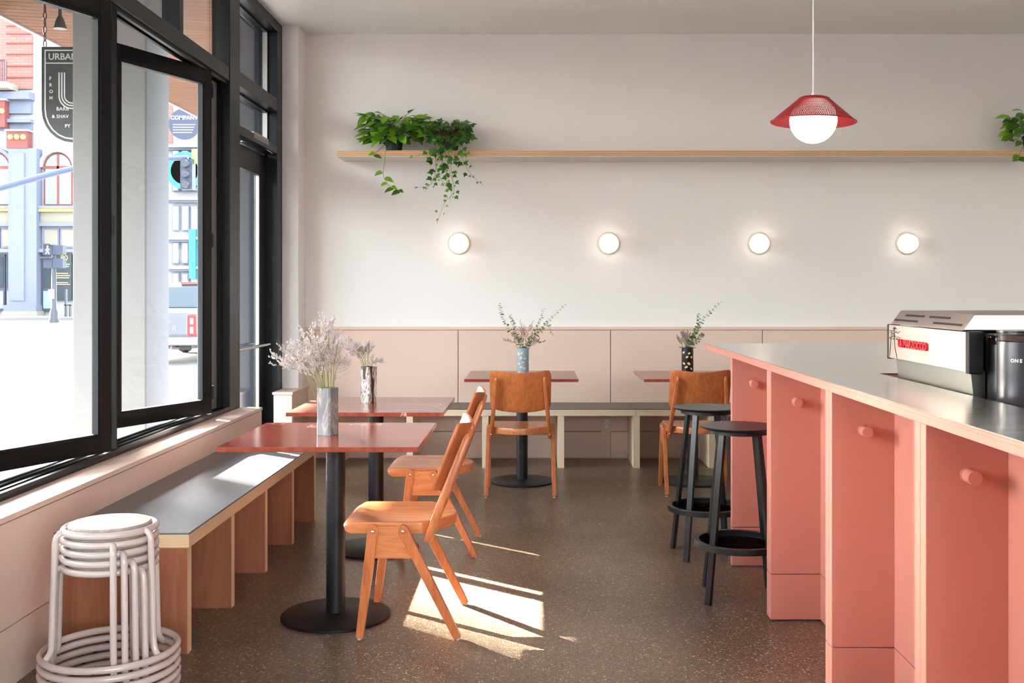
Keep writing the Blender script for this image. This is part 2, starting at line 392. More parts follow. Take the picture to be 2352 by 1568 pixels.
# wainscot on the back wall: panels with open joints, cap on top
WY = WALL_Y - 0.03
seams = [-1.82, -0.611, 0.592, 1.792, 2.992, 4.192, 5.0]
for a, b in zip(seams, seams[1:]):
    G().box(a + 0.0025, b - 0.0025, WY, WALL_Y, 0.212, 1.008).build('wainscot_panel', 'wainscot_paint', wb, bevel=0.001, seg=1)
    G().box(a + 0.001, b - 0.001, WY, WALL_Y, 0.0, 0.207).build('lower_panel', 'wainscot_paint', wb, bevel=0.001, seg=1)
G().box(-1.82, 5.0, WALL_Y - 0.005, WALL_Y, 0.0, 1.01).build('joint_backing', 'groove', wb, smooth=0)
G().box(-1.82, 5.0, WY - 0.006, WALL_Y, 1.011, 1.034).build('wainscot_cap', 'wainscot_paint', wb, bevel=0.002)
# corner pilaster and its panelled base
pl = G().box(-1.945, -1.82, 8.02, WALL_Y, 0, CEIL).build('wall_pilaster', 'wall_paint', bevel=0.002); struct(pl, 'narrow white corner pilaster beside the glass door', 'wall')
pb = G().box(-1.93, -1.795, 7.70, 8.02, 0, 0.552).box(-1.82, -1.795, 8.02, WY, 0, 0.552).build('wall_plinth', 'wainscot_paint', bevel=0.001); struct(pb, 'low pink plinth at the foot of the corner pilaster', 'wall')
G().box(-1.938, -1.787, 7.69, 8.02, 0.555, 0.573).box(-1.82, -1.787, 8.02, WY, 0.555, 0.573).build('plinth_cap', 'wainscot_paint', pb, bevel=0.001)
# knee wall under the windows
kw = G().box(-2.05, LX - 0.012, -3.5, 6.68, 0.0, 0.552).build('wall_left', 'groove'); struct(kw, 'low pink panelled wall below the folding windows', 'wall')
ys = [-3.5, -0.6, 1.9, 6.68]
for a, b in zip(ys, ys[1:]):
    G().box(LX - 0.012, LX, a + 0.001, b - 0.001, 0.205, 0.552).build('wainscot_panel', 'wainscot_paint', kw, smooth=0)
    G().box(LX - 0.012, LX, a + 0.001, b - 0.001, 0.0, 0.201).build('lower_panel', 'wainscot_paint', kw, smooth=0)
G().box(-1.90, LX + 0.006, -3.5, 6.685, 0.557, 0.577).build('window_sill', 'wainscot_paint', kw, bevel=0.0015)
G().box(-1.93, LX, 6.68, 6.684, 0, 0.556).build('end_panel', 'wainscot_paint', kw, smooth=0)

# ------------------------------------------------------------------ window wall: fixed frame
TX, OX = -1.89, -2.19                  # folding panels: track line and outer line
w1 = thing('window_1', 'black aluminium storefront frame with clerestory panes above folding windows', 'window frame', (-1.95, 4, 0), kind='structure')
o_ = Vector((-1.95, 4, 0))
class W1(G):
    def done(s, name, m, par=None, **kw):
        s.v = [(x - o_.x, y - o_.y, z - o_.z) for x, y, z in s.v]; return s.build(name, m, par or w1, **kw)
g = W1()
g.box(-2.04, -1.886, 1.0, 6.45, 0.56, 0.592)
g.done('sill_frame', 'black_frame', bevel=0.002)
for x0, x1, h in ((-1.905, -1.886, 0.606), (-1.945, -1.93, 0.604), (-2.0, -1.985, 0.60), (-2.04, -2.025, 0.598)):
    W1().box(x0, x1, 1.0, 6.45, 0.592, h).done('track_rail', 'black_frame')
W1().box(-2.0, -1.89, 1.0, 6.45, 2.615, 2.70).done('transom', 'black_frame', bevel=0.003)
for x0, x1 in ((-1.925, -1.905), (-1.965, -1.95)):
    W1().box(x0, x1, 1.0, 6.45, 2.595, 2.615).done('head_track', 'black_frame')
W1().box(-2.0, -1.89, 1.0, 6.45, 3.275, CEIL).done('head_frame', 'black_frame', bevel=0.003)
W1().box(-1.888, -1.876, 1.0, 6.45, 3.32, CEIL).done('head_trim', 'black_frame')
for y in (5.62, 4.55, 3.2, 1.8):
    W1().box(-2.0, -1.905, y - 0.035, y + 0.035, 2.70, 3.275).done('clerestory_mullion', 'black_frame', bevel=0.003)
yb = [6.42, 5.62, 4.55, 3.2, 1.8, 1.0]
for b, a in zip(yb, yb[1:]):
    W1().box(-1.958, -1.952, a + 0.03, b - 0.03, 2.70, 3.275).done('clerestory_pane', 'pane', smooth=0)
    for (z0, z1) in ((2.70, 2.715), (3.26, 3.275)):
        W1().box(-1.975, -1.935, a + 0.035, b - 0.035, z0, z1).done('glazing_bead', 'black_frame', smooth=0)
W1().box(-2.0, -1.886, 6.45, 6.67, 0, CEIL).done('post', 'black_frame', bevel=0.004)
W1().box(-1.960, -1.932, 6.425, 6.45, 0.60, 2.60).done('jamb_bead', 'black_frame')
W1().box(-2.0, -1.962, 6.18, 6.45, 0.60, 2.60).done('jamb_liner', 'light_jamb', bevel=0.002)

# folding panels, hinged zigzag along the track
def fold_panel(n, a, b, label):
    a, b = Vector((a[0], a[1], 0)), Vector((b[0], b[1], 0)); d = b - a; wdt = d.length - 0.012
    t = thing('window_%d' % n, label, 'folding window', (a.x, a.y, 0.612), math.atan2(d.y, d.x), 'folding window panels', 'structure')
    H, s, rt, rb, T = 1.985, 0.062, 0.078, 0.072, 0.045
    for x in (0.006, wdt + 0.006 - s): G().box(x, x + s, -T / 2, T / 2, 0, H).build('stile', 'black_frame', t, bevel=0.003)
    G().box(0.006 + s, wdt + 0.006 - s, -T / 2, T / 2, 0, rb).build('bottom_rail', 'black_frame', t, bevel=0.002)
    G().box(0.006 + s, wdt + 0.006 - s, -T / 2, T / 2, H - rt, H).build('top_rail', 'black_frame', t, bevel=0.002)
    p = G().box(s, wdt - s + 0.012, -0.003, 0.003, rb - 0.005, H - rt + 0.005).build('pane', 'pane', t, smooth=0)
    x0, x1, z0, z1 = 0.006 + s, wdt + 0.006 - s, rb, H - rt; q = 0.012
    G().box(x0, x0 + q, -0.017, 0.017, z0, z1).box(x1 - q, x1, -0.017, 0.017, z0, z1).box(x0 + q, x1 - q, -0.017, 0.017, z0, z0 + q).box(x0 + q, x1 - q, -0.017, 0.017, z1 - q, z1).build('glazing_bead', 'gasket', t, smooth=0)
    for z in (0.12, 1.0, H - 0.12): G().lathe([(0.008, z - 0.04), (0.008, z + 0.04)], 10, (0, 0.02, 0)).build('hinge', 'black_metal', t)
ty = [6.06 - 1.43 * i for i in range(7)]; oy = [y - 0.715 for y in ty]
k = 2
for i in range(3):
    near = 'beside the dark door post' if i == 0 else ('beside the stacked stools' if i == 1 else 'further along the low wall')
    fold_panel(k, (TX, ty[i]), (OX, oy[i]), 'black framed folding window panel swung outward ' + near); k += 1
    fold_panel(k, (OX, oy[i] - 0.004), (TX, ty[i + 1] + 0.03), 'black framed folding window panel folding back inward ' + near); k += 1

# ------------------------------------------------------------------ door bay
DX = -2.05
d1 = thing('door_1', 'dark framed glass entrance door with push bar', 'door', (DX, 7.275, 0), kind='structure')
def dbox(x0, x1, y0, y1, z0, z1, name, m, par=None, **kw):
    p = par or d1; return G().box(x0 - DX, x1 - DX, y0 - 7.275, y1 - 7.275, z0, z1).build(name, m, p, **kw)
for y0, y1 in ((6.70, 6.83), (7.70, 7.83)): dbox(DX - 0.022, DX + 0.022, y0, y1, 0.02, 2.33, 'stile', 'black_frame', bevel=0.003)
dbox(DX - 0.022, DX + 0.022, 6.83, 7.70, 2.17, 2.33, 'top_rail', 'black_frame', bevel=0.003)
dbox(DX - 0.022, DX + 0.022, 6.83, 7.70, 0.02, 0.27, 'bottom_rail', 'black_frame', bevel=0.003)
dbox(DX - 0.003, DX + 0.003, 6.825, 7.705, 0.265, 2.175, 'pane', 'pane', smooth=0)
dbox(DX - 0.008, DX + 0.016, 7.685, 7.70, 0.27, 2.17, 'glazing_bead', 'aluminium', smooth=0)
pbz = 0.925
pbar = G().tube([(0.075, -0.50, pbz), (0.075, 0.47, pbz)], 0.0125, 12).build('push_bar', 'chrome', d1)
for y in (-0.49, 0.46): G().tube([(0.02, y, pbz), (0.075, y, pbz)], 0.010, 10).build('bar_post', 'chrome', pbar)
cl = dbox(-1.995, -1.945, 7.22, 7.62, 2.375, 2.425, 'closer_body', 'aluminium', bevel=0.004)
G().tube([(0.06, 0.18, 2.37), (0.09, 0.44, 2.345), (0.075, 0.58, 2.345)], 0.007, 8).build('closer_arm', 'chrome', cl)
G().tube([(0.06, 0.18, 2.37), (0.03, -0.10, 2.35)], 0.007, 8).build('closer_arm', 'chrome', cl)
df = thing('door_2', 'dark navy door frame with glazed transom panes over the entrance', 'door frame', (-1.95, 7.3, 0), kind='structure')
def fbox(x0, x1, y0, y1, z0, z1, name, m, **kw): return G().box(x0 + 1.95, x1 + 1.95, y0 - 7.3, y1 - 7.3, z0, z1).build(name, m, df, **kw)
fbox(-2.09, -1.945, 7.87, 8.02, 0, 3.275, 'jamb', 'navy_frame', bevel=0.004)
fbox(-2.09, -2.03, 7.83, 7.87, 0, 2.36, 'door_stop', 'black_frame')
fbox(-2.09, -1.945, 6.67, 7.87, 2.67, 2.765, 'transom_bar', 'navy_frame', bevel=0.003)
fbox(-2.09, -1.945, 6.67, 8.02, 3.275, CEIL, 'head', 'navy_frame', bevel=0.003)
fbox(-2.09, -1.945, 6.67, 7.87, 2.35, 2.41, 'door_head', 'navy_frame', bevel=0.003)
fbox(-2.035, -2.03, 6.67, 7.87, 2.41, 2.67, 'transom_pane', 'pane', smooth=0)
fbox(-2.035, -2.03, 6.67, 7.87, 2.765, 3.275, 'transom_pane', 'pane', smooth=0)
for z0, z1 in ((2.41, 2.67), (2.765, 3.275)): fbox(-2.05, -2.015, 7.845, 7.87, z0, z1, 'glazing_bead', 'aluminium', smooth=0)
for z in (2.655, 3.26): fbox(-2.05, -2.015, 6.67, 7.845, z, z + 0.018, 'glazing_bead', 'black_frame', smooth=0)
fbox(-2.09, -1.93, 6.67, 7.87, -0.02, 0.012, 'threshold', 'aluminium', smooth=0)
struct(G().box(-2.12, -2.0, 6.45, 8.5, 3.3, 4.1).box(-2.12, -2.0, -3.6, 6.45, 3.3, 4.1).build('wall_lintel', 'light_jamb'), 'pale lintel above the storefront glass', 'wall')
struct(G().box(-2.3, -1.95, 8.02, 8.6, -0.1, 3.6).build('wall_end_pier', 'facade_dark_blue'), 'dark blue outer pier past the glass door', 'wall')

# ------------------------------------------------------------------ window bench
bn = thing('bench', 'long low plywood bench with grey laminate seat under the windows', 'bench', (-1.505, 4.90, 0))
bx0, bx1, by0, by1 = -0.247, 0.245, -1.10, 1.12
G().box(bx0, bx1, by0, by1, 0.386, 0.434).build('seat_core', 'ply_edge_z', bn, bevel=0.001, seg=1)
G().box(bx0, bx1 - 0.001, by0 + 0.001, by1 - 0.001, 0.434, 0.4405).build('seat_top', 'laminate', bn, bevel=0.001, seg=1)
def bench_leg(axis, depth0, depth1, th, h, face, edge, par, a):
    g = G()
    if axis == 'y':
        g.box(depth0, depth1, a, a + th, 0, h)
    else:
        g.box(a, a + th, depth0, depth1, 0, h)
    g.m = [1] * 6
    # faces: bottom, top, y0, y1, x0, x1
    big = (2, 3) if axis == 'y' else (4, 5)
    for i in big: g.m[i] = 0
    return g.build('leg_panel', [face, edge], par, smooth=0)
for y in (3.80, 4.35, 4.892, 5.433, 5.975): bench_leg('y', bx0, bx1 - 0.006, 0.045, 0.386, 'ply_face', 'ply_edge_y', bn, y - 4.90)

# wall bench
bb = thing('bench', 'pale plywood wall bench with dark laminate seat along the wainscot', 'bench', (1.2, 8.015, 0))
o2 = 1.2
mods = [-1.79, -0.925, 1.37 - 0.6 + 0.0, 2.2, 3.4, 4.99]
mods = [-1.79, 0.747, 3.0, 4.99]
for a, b in zip(mods, mods[1:]):
    sc = G().box(a - o2 + 0.001, b - o2 - 0.001, -0.235, 0.232, 0.388, 0.434).build('seat_core', 'ply_edge_pale', bb, bevel=0.001, seg=1)
    G().box(a - o2 + 0.001, b - o2 - 0.001, -0.234, 0.232, 0.434, 0.4395).build('seat_top', 'laminate_dark', bb, bevel=0.001, seg=1)
for x in [-1.526 + 0.5637 * i for i in range(12)]:
    bench_leg('x', -0.229, 0.232, 0.048, 0.388, 'ply_pale', 'ply_edge_x', bb, x - o2)

# power outlets below the wall bench
for px, lab in ((1050, 'white duplex power outlet under the wall bench behind the slanted wooden chairs'), (1393, 'white duplex power outlet under the wall bench between the two chairs')):
    p = at(px, 974, WY)
    t = thing('power_outlet', lab, 'outlet', (p.x, WY, p.z), group='outlets under the wall bench')
    G().box(-0.042, 0.042, -0.005, 0, -0.06, 0.06).build('cover_plate', 'wainscot_paint', t, bevel=0.002)
    for z in (-0.02, 0.02):
        r = G().box(-0.014, 0.014, -0.009, -0.004, z - 0.015, z + 0.015).build('receptacle', 'plastic_white', t, bevel=0.003)
        G().box(-0.007, -0.005, -0.0095, -0.0085, z - 0.002, z + 0.007).box(0.005, 0.007, -0.0095, -0.0085, z - 0.002, z + 0.007).box(-0.002, 0.002, -0.0095, -0.0085, z - 0.011, z - 0.006).build('slots', 'plastic_dark', r, smooth=0)

# ------------------------------------------------------------------ wall shelf
sh = thing('wall_shelf', 'long plywood shelf high on the white wall holding trailing plants', 'shelf', (1.5, 8.12, 2.342))
sx = [-1.5125, 1.20, 3.6, 4.98]
g = G().box(-1.5125 - 1.5, 4.98 - 1.5, -0.16, 0.158, 0.004, 0.043); g.build('shelf_core', 'shelf_edge', sh, bevel=0.001, seg=1)
G().box(-3.0115, 3.479, -0.159, 0.158, 0.043, 0.0465).build('top_veneer', 'shelf_top', sh, smooth=0)
G().box(-3.0115, 3.479, -0.159, 0.158, 0.0, 0.004).build('underside', 'sconce_plate', sh, smooth=0)

# ------------------------------------------------------------------ wall lamps
names = ('below the trailing ivy', 'between the ivy and the pendant lamp', 'below the red pendant lamp', 'above the espresso machine')
t0 = None
for i, px in enumerate((1053, 1400, 1748, 2091)):
    p = at(px, 558, 8.2)
    lab = 'round white glowing wall lamp ' + names[i]
    if t0 is None:
        t0 = thing('wall_lamp', lab, 'wall lamp', (p.x, WALL_Y, p.z), group='round wall lamps')
        G().lathe([(0.086, 0.0), (0.086, -0.012), (0.080, -0.018), (0.06, -0.018)], 40, axis='y').build('back_plate', 'sconce_plate', t0)
        G().lathe([(0.055, -0.016), (0.055, -0.03)], 32, axis='y').build('collar', 'sconce_plate', t0)
        G().ball((0, -0.055, 0), 0.070, 32).build('globe', 'sconce_globe', t0)
    else: place('wall_lamp', lab, 'wall lamp', t0, (p.x, WALL_Y, p.z), 0)

# ------------------------------------------------------------------ pendant
pc = at(1868, 276, 4.53)
pd = thing('pendant_lamp', 'red perforated metal pendant lamp with a glowing white globe', 'pendant lamp', (pc.x, pc.y, pc.z))
b = bmesh.new()
nS, prof = 132, [(0.181, -0.008), (0.066, 0.093)]
rows = 17; vs = []
for j in range(rows + 1):
    t = j / rows; r = prof[0][0] + (prof[1][0] - prof[0][0]) * t; h = prof[0][1] + (prof[1][1] - prof[0][1]) * t
    off = 0.5 * j
    vs.append([b.verts.new((r * math.cos(2 * math.pi * (i + off) / nS), r * math.sin(2 * math.pi * (i + off) / nS), h)) for i in range(nS)])
for j in range(rows):
    for i in range(nS):
        q = (vs[j][i], vs[j][(i + 1) % nS], vs[j + 1][(i + 1) % nS], vs[j + 1][i]); c_ = sum((x.co for x in q), Vector()) / 4
        w_ = [b.verts.new(c_ + (x.co - c_) * 0.46) for x in q]
        for k_ in range(4): b.faces.new((q[k_], q[(k_ + 1) % 4], w_[(k_ + 1) % 4], w_[k_]))
me = bpy.data.meshes.new('shade'); b.to_mesh(me); b.free(); me.materials.append(MATS['lamp_red'])
shd = link('shade', me, pd); shd.rotation_euler = (0, R(2.0), 0)
md = shd.modifiers.new('thick', 'SOLIDIFY'); md.thickness = 0.0012
rim = G().tube([(0.181 * math.cos(a), 0.181 * math.sin(a), -0.008) for a in [2 * math.pi * i / 72 for i in range(72)]], 0.0022, 6, closed=True).build('rim', 'lamp_red', shd)
G().lathe([(0.069, 0.0905), (0.060, 0.0985), (0.04, 0.101), (0.0001, 0.102)], 48).lathe([(0.070, 0.088), (0.067, 0.094)], 48).build('cap', 'lamp_red', shd)
G().ball((0, 0, 0), 0.101, 48).build('globe', 'globe', pd)
G().lathe([(0.010, 0.100), (0.010, 0.106), (0.006, 0.118), (0.004, 0.122)], 16).build('cord_grip', 'cord_white', pd)
G().tube([(0, 0, 0.11), (0, 0, CEIL - pc.z - 0.015)], 0.0036, 8).build('cord', 'cord_white', pd)
G().lathe([(0.06, CEIL - pc.z - 0.022), (0.06, CEIL - pc.z)], 32).build('canopy', 'cord_white', pd)

# ------------------------------------------------------------------ tables
def make_table(loc, label, rz=0):
    t = thing('cafe_table', label, 'table', loc, rz, 'square marble cafe tables')
    G().box(-0.3755, 0.3755, -0.362, 0.362, 0.721, 0.740).build('table_top', 'marble', t, bevel=0.002)
    G().prism([(-0.26, 0.721), (0.26, 0.721), (0.20, 0.709), (-0.20, 0.709)], -0.16, 0.16, 'y').build('top_plate', 'black_metal', t, bevel=0.002)
    G().lathe([(0.11, 0.704), (0.11, 0.709), (0.06, 0.709)], 24).build('flange', 'black_metal', t)
    po = G().lathe([(0.0385, 0.014), (0.0385, 0.706)], 32).build('pole', 'black_metal', t)
    G().lathe([(0.009, -0.0415), (0.009, -0.036)], 12, (0, 0, 0.655), 'y').build('bolt', 'black_satin', po)
    G().lathe([(0.217, 0.0), (0.2195, 0.003), (0.2195, 0.010), (0.214, 0.014), (0.05, 0.018), (0.0385, 0.022)], 64).build('base', 'black_metal', t)
    return t
T1 = make_table((-0.8115, 4.245, 0), 'square red marble table carrying the pale grey swirled vase')
place('cafe_table', 'square red marble table carrying the dark swirled vase', 'table', T1, (-0.8160, 5.345, 0), 0)
place('cafe_table', 'square marble table at the wall bench carrying the blue dotted vase', 'table', T1, (-0.093, 7.225, 0), R(180))
place('cafe_table', 'square marble table at the wall bench carrying the black dotted vase', 'table', T1, (1.087, 7.225, 0), R(180))

# ------------------------------------------------------------------ chairs (local: front is +x, width along y)
def make_chair(loc, rz, label):
    t = thing('wooden_chair', label, 'chair', loc, rz, 'warm beech cafe chairs')
    # seat: shaped slab with rolled front and round back
    nu, nv, W = 14, 14, 0.200; th = 0.044; vs = []; fs = []
    def wv(u): return W if u > -0.02 else W * (1 - 0.10 * ((-0.02 - u) / 0.1) ** 2)
    for j in range(nv + 1):
        v = -1 + 2 * j / nv; ur = -0.165 + 0.115 * abs(v) ** 2.2; uf = 0.262 - 0.012 * abs(v) ** 6
        for i in range(nu + 1):
            s = i / nu; u = ur + (uf - ur) * s
            z = 0.440 - 0.013 * (1 - v * v) * math.sin(math.pi * min(1, max(0, (0.95 - s)))) + (-0.016 * ((s - 0.88) / 0.12) ** 2 if s > 0.88 else 0)
            vs.append((u, v * wv(u), z))
    n1 = len(vs); idx = lambda i, j: j * (nu + 1) + i
    for j in range(nv + 1):
        for i in range(nu + 1):
            u, y, z = vs[idx(i, j)]; vs.append((u - (0.006 if i == nu else 0), y, min(z - 0.01, 0.440 - th + (0.01 if i == nu else 0))))
    for j in range(nv):
        for i in range(nu):
            a, b_, c, d_ = idx(i, j), idx(i + 1, j), idx(i + 1, j + 1), idx(i, j + 1)
            fs += [(a, b_, c, d_), (a + n1, d_ + n1, c + n1, b_ + n1)]
    for j in range(nv):
        for i in (0, nu): fs.append((idx(i, j), idx(i, j + 1), idx(i, j + 1) + n1, idx(i, j) + n1))
    for i in range(nu):
        for j in (0, nv): fs.append((idx(i, j), idx(i + 1, j), idx(i + 1, j) + n1, idx(i, j) + n1))
    G().add(vs, fs).build('seat', 'chair_wood', t, bevel=0.004, smooth=40)
    for s in (-1, 1):
        y0 = s * 0.2115; ft = s * 0.2185
        sp = G().prism([(0.140, 0.428), (0.030, 0.428), (-0.058, 0.306), (0.150, 0.306)], y0 - 0.009, y0 + 0.009, 'y').build('side_panel', 'chair_wood', t, bevel=0.002)
        for (ut, uf, nm) in ((0.135, 0.186, 'front'), (0.022, -0.186, 'rear')):
            # tapered leg with rounded head
            a, c = Vector((ut, 0.413)), Vector((uf, 0.006)); d = (c - a).normalized(); q = Vector((-d.y, d.x))
            pts = []
            for k in range(15):
                an = math.pi * k / 14; pts.append(a + q * (0.0205 * math.cos(an)) - d * (0.0205 * math.sin(an)))
            e0, e1 = c - q * 0.0145, c + q * 0.0145
            poly = [tuple(p) for p in pts] + [tuple(e0), tuple(e1)]
            g = G(); n = len(poly)
            def yy(z): return y0 + (ft - y0) * (0.413 - z) / 0.413
            va = [(p[0], yy(p[1]) - 0.0125, p[1]) for p in poly] + [(p[0], yy(p[1]) + 0.0125, p[1]) for p in poly]
            g.add(va, [tuple(range(n)), tuple(range(n, 2 * n))[::-1]] + [(i, (i + 1) % n, n + (i + 1) % n, n + i) for i in range(n)])
            lg = g.build('leg', 'chair_wood_up', t, bevel=0.003)
            sy = y0 + s * 0.0125
            G().lathe([(0.0001, s * 0.0045), (0.0055, s * 0.003), (0.0075, 0)] if s > 0 else [(0.0001, -0.0045), (0.0055, -0.003), (0.0075, 0)], 12, (ut, sy, 0.409), 'y').build('bolt', 'screw', lg)
            G().lathe([(0.009, 0), (0.009, 0.007)], 12, (uf, ft, 0)).build('glide', 'glide', lg)
        # back post
        a, c = Vector((-0.066, s * 0.192, 0.362)), Vector((-0.222, s * 0.152, 0.772))
        d = (c - a).normalized(); sd = Vector((0, 1, 0)); sd = (sd - d * sd.dot(d)).normalized(); u = d.cross(sd)
        g = G(); n = 10; ring = []
        for (tt, wu, ws) in ((0, 0.010, 0.009), (0.02, 0.017, 0.0135), (0.5, 0.0175, 0.0135), (0.93, 0.014, 0.012), (0.98, 0.011, 0.009), (1.0, 0.004, 0.003)):
            p = a.lerp(c, tt)
            for k in range(n):
                an = 2 * math.pi * k / n; cx_, sx_ = math.cos(an), math.sin(an)
                ring.append(p + u * wu * math.copysign(abs(cx_) ** 0.55, cx_) + sd * ws * math.copysign(abs(sx_) ** 0.55, sx_))
        fs = [(r_ * n + k, r_ * n + (k + 1) % n, (r_ + 1) * n + (k + 1) % n, (r_ + 1) * n + k) for r_ in range(5) for k in range(n)]
        fs += [tuple(range(n))[::-1], tuple(range(5 * n, 6 * n))]
        po = g.add(ring, fs).build('back_post', 'chair_wood_up', t, smooth=50)
        bp = a.lerp(c, 0.07) - u * 0.0 - Vector((0.0175, 0, 0))
        G().ball((bp.x, bp.y, bp.z), 0.0065, 10).build('bolt', 'screw', po)
    # curved backrest in front of the posts
    vs, fs = [], []; nu, nv = 16, 9
    for side in (0, 1):
        for j in range(nv + 1):
            q = j / nv
            for i in range(nu + 1):
                v = -1 + 2 * i / nu
                hw = 0.196 + 0.002 * q
                rc = 1.0
                if q > 0.86: rc = 1 - 0.06 * ((q - 0.86) / 0.14) ** 2
                if q < 0.14: rc = 1 - 0.06 * ((0.14 - q) / 0.14) ** 2
                zb, zt = 0.535 + 0.022 * v ** 2, 0.800 + 0.022 * v ** 2 - 0.010 * abs(v) ** 8
                z = zb + (zt - zb) * q
                x = -0.066 - (z - 0.362) * 0.380 + 0.020 - 0.004 + 0.042 * v * v - (0.0 if side == 0 else 0.013) * 1.0 + 0.004 * (1 - q)
                vs.append((x, v * hw * rc, z))
    n1 = (nu + 1) * (nv + 1); idx = lambda i, j: j * (nu + 1) + i
    for j in range(nv):
        for i in range(nu):
            a, b_, c, d_ = idx(i, j), idx(i + 1, j), idx(i + 1, j + 1), idx(i, j + 1)
            fs += [(a, b_, c, d_), (a + n1, d_ + n1, c + n1, b_ + n1)]
        for i in (0, nu): fs.append((idx(i, j), idx(i, j + 1), idx(i, j + 1) + n1, idx(i, j) + n1))
    for i in range(nu):
        for j in (0, nv): fs.append((idx(i, j), idx(i + 1, j), idx(i + 1, j) + n1, idx(i, j) + n1))
    G().add(vs, fs).build('backrest', 'chair_wood_up', t, bevel=0.003, smooth=40)
    # cross rail under the seat
    G().box(0.02, 0.06, -0.20, 0.20, 0.372, 0.395).build('seat_rail', 'chair_wood', t, bevel=0.002)
    return t
CH = make_chair((-0.481, 4.18, 0), R(180), 'wooden chair at the table with the pale grey swirled vase')
place('wooden_chair', 'wooden chair at the table with the dark swirled vase', 'chair', CH, (-0.486, 5.40, 0), R(180))
place('wooden_chair', 'wooden chair with its back turned at the table with the blue dotted vase', 'chair', CH, (-0.097, 6.855, 0), R(90))
place('wooden_chair', 'wooden chair behind the black bar stools at the table with the black dotted vase', 'chair', CH, (1.063, 6.895, 0), R(90))

# ------------------------------------------------------------------ black bar stools
def make_bar_stool(loc, rz, label):
    t = thing('bar_stool', label, 'bar stool', loc, rz, 'black metal bar stools')
    G().lathe([(0.001, 0.722), (0.12, 0.722), (0.150, 0.726), (0.166, 0.733), (0.1685, 0.7365), (0.166, 0.7385), (0.001, 0.7385)], 64).build('seat', 'black_satin', t, smooth=25)
    G().lathe([(0.128, 0.708), (0.128, 0.724)], 48).build('swivel_ring', 'black_metal', t)
    for q in range(4):
        a = R(45 + 90 * q); ca, sa = math.cos(a), math.sin(a)
        G().bar((0.105 * ca, 0.105 * sa, 0.712), (0.196 * ca, 0.196 * sa, 0.0), 0.030, 0.017, (ca, sa, 0)).build('leg', 'black_satin', t, bevel=0.002)
    G().lathe([(0.172, 0.222), (0.194, 0.222), (0.194, 0.248), (0.172, 0.248), (0.172, 0.222)], 64).build('foot_ring', 'black_satin', t, bevel=0.0015)
    return t
BS = make_bar_stool((0.880, 4.515, 0), R(-7), 'black metal bar stool tucked into the salmon counter bay')
place('bar_stool', 'black metal bar stool standing past the end of the counter cabinets', 'bar stool', BS, (0.858, 5.245, 0), R(6))

# ------------------------------------------------------------------ stacked white tube stools
def make_tube_stool(loc, rz, label):
    t = thing('tube_stool', label, 'stool', loc, rz, 'stacked white tube stools')
    r, RS, RF, HS = 0.0115, 0.1435, 0.213, 0.416
    circ = lambda rad, z: [(rad * math.cos(2 * math.pi * i / 56), rad * math.sin(2 * math.pi * i / 56), z) for i in range(56)]
    G().tube(circ(RS, HS), r, 12, closed=True).build('seat_ring', 'stool_white', t, smooth=60)
    G().tube(circ(RF, r), r, 12, closed=True).build('foot_ring', 'stool_white', t, smooth=60)
    G().lathe([(0.001, HS - 0.004), (0.129, HS - 0.004), (0.131, HS), (0.131, HS + 0.013), (0.126, HS + 0.018), (0.001, HS + 0.018)], 56).build('seat', 'ash_seat', t)
    for q in range(3):
        a = R(120 * q); p = lambda rad, z: (rad * math.cos(a), rad * math.sin(a), z)
        lg = G().tube(bez([p(RS, HS), p(RS + 0.016, HS - 0.004), p(RS + 0.0265, HS - 0.022), p(RS + 0.029, HS - 0.07), p(RS + 0.034, 0.2), p(RS + 0.038, 0.07), p(RS + 0.043, 0.035), p(RF - 0.012, 0.014), p(RF, r)], 40), r * 0.95, 12).build('leg', 'stool_white', t, smooth=60)
        a2 = a + R(60); G().box(RF * math.cos(a2) - 0.008, RF * math.cos(a2) + 0.008, RF * math.sin(a2) - 0.006, RF * math.sin(a2) + 0.006, -0.001, 0.006).build('bumper', 'rubber', t)
    return t
sp = Vector((-1.416, 3.48, 0)); pitch = 0.0300
lab = ('bottom white tube stool of the stack', 'second white tube stool from the floor in the stack', 'middle white tube stool of the stack', 'white tube stool just under the topmost one of the stack', 'topmost white tube stool of the stack, showing its ash seat')
ang = (58, 47, 36, 25, 68); TS = None
for i in range(5):
    rz = R(-90 + ang[i])
    if TS is None: TS = make_tube_stool(tuple(sp), rz, lab[0])
    else: place('tube_stool', lab[i], 'stool', TS, (sp.x, sp.y, i * pitch), rz)

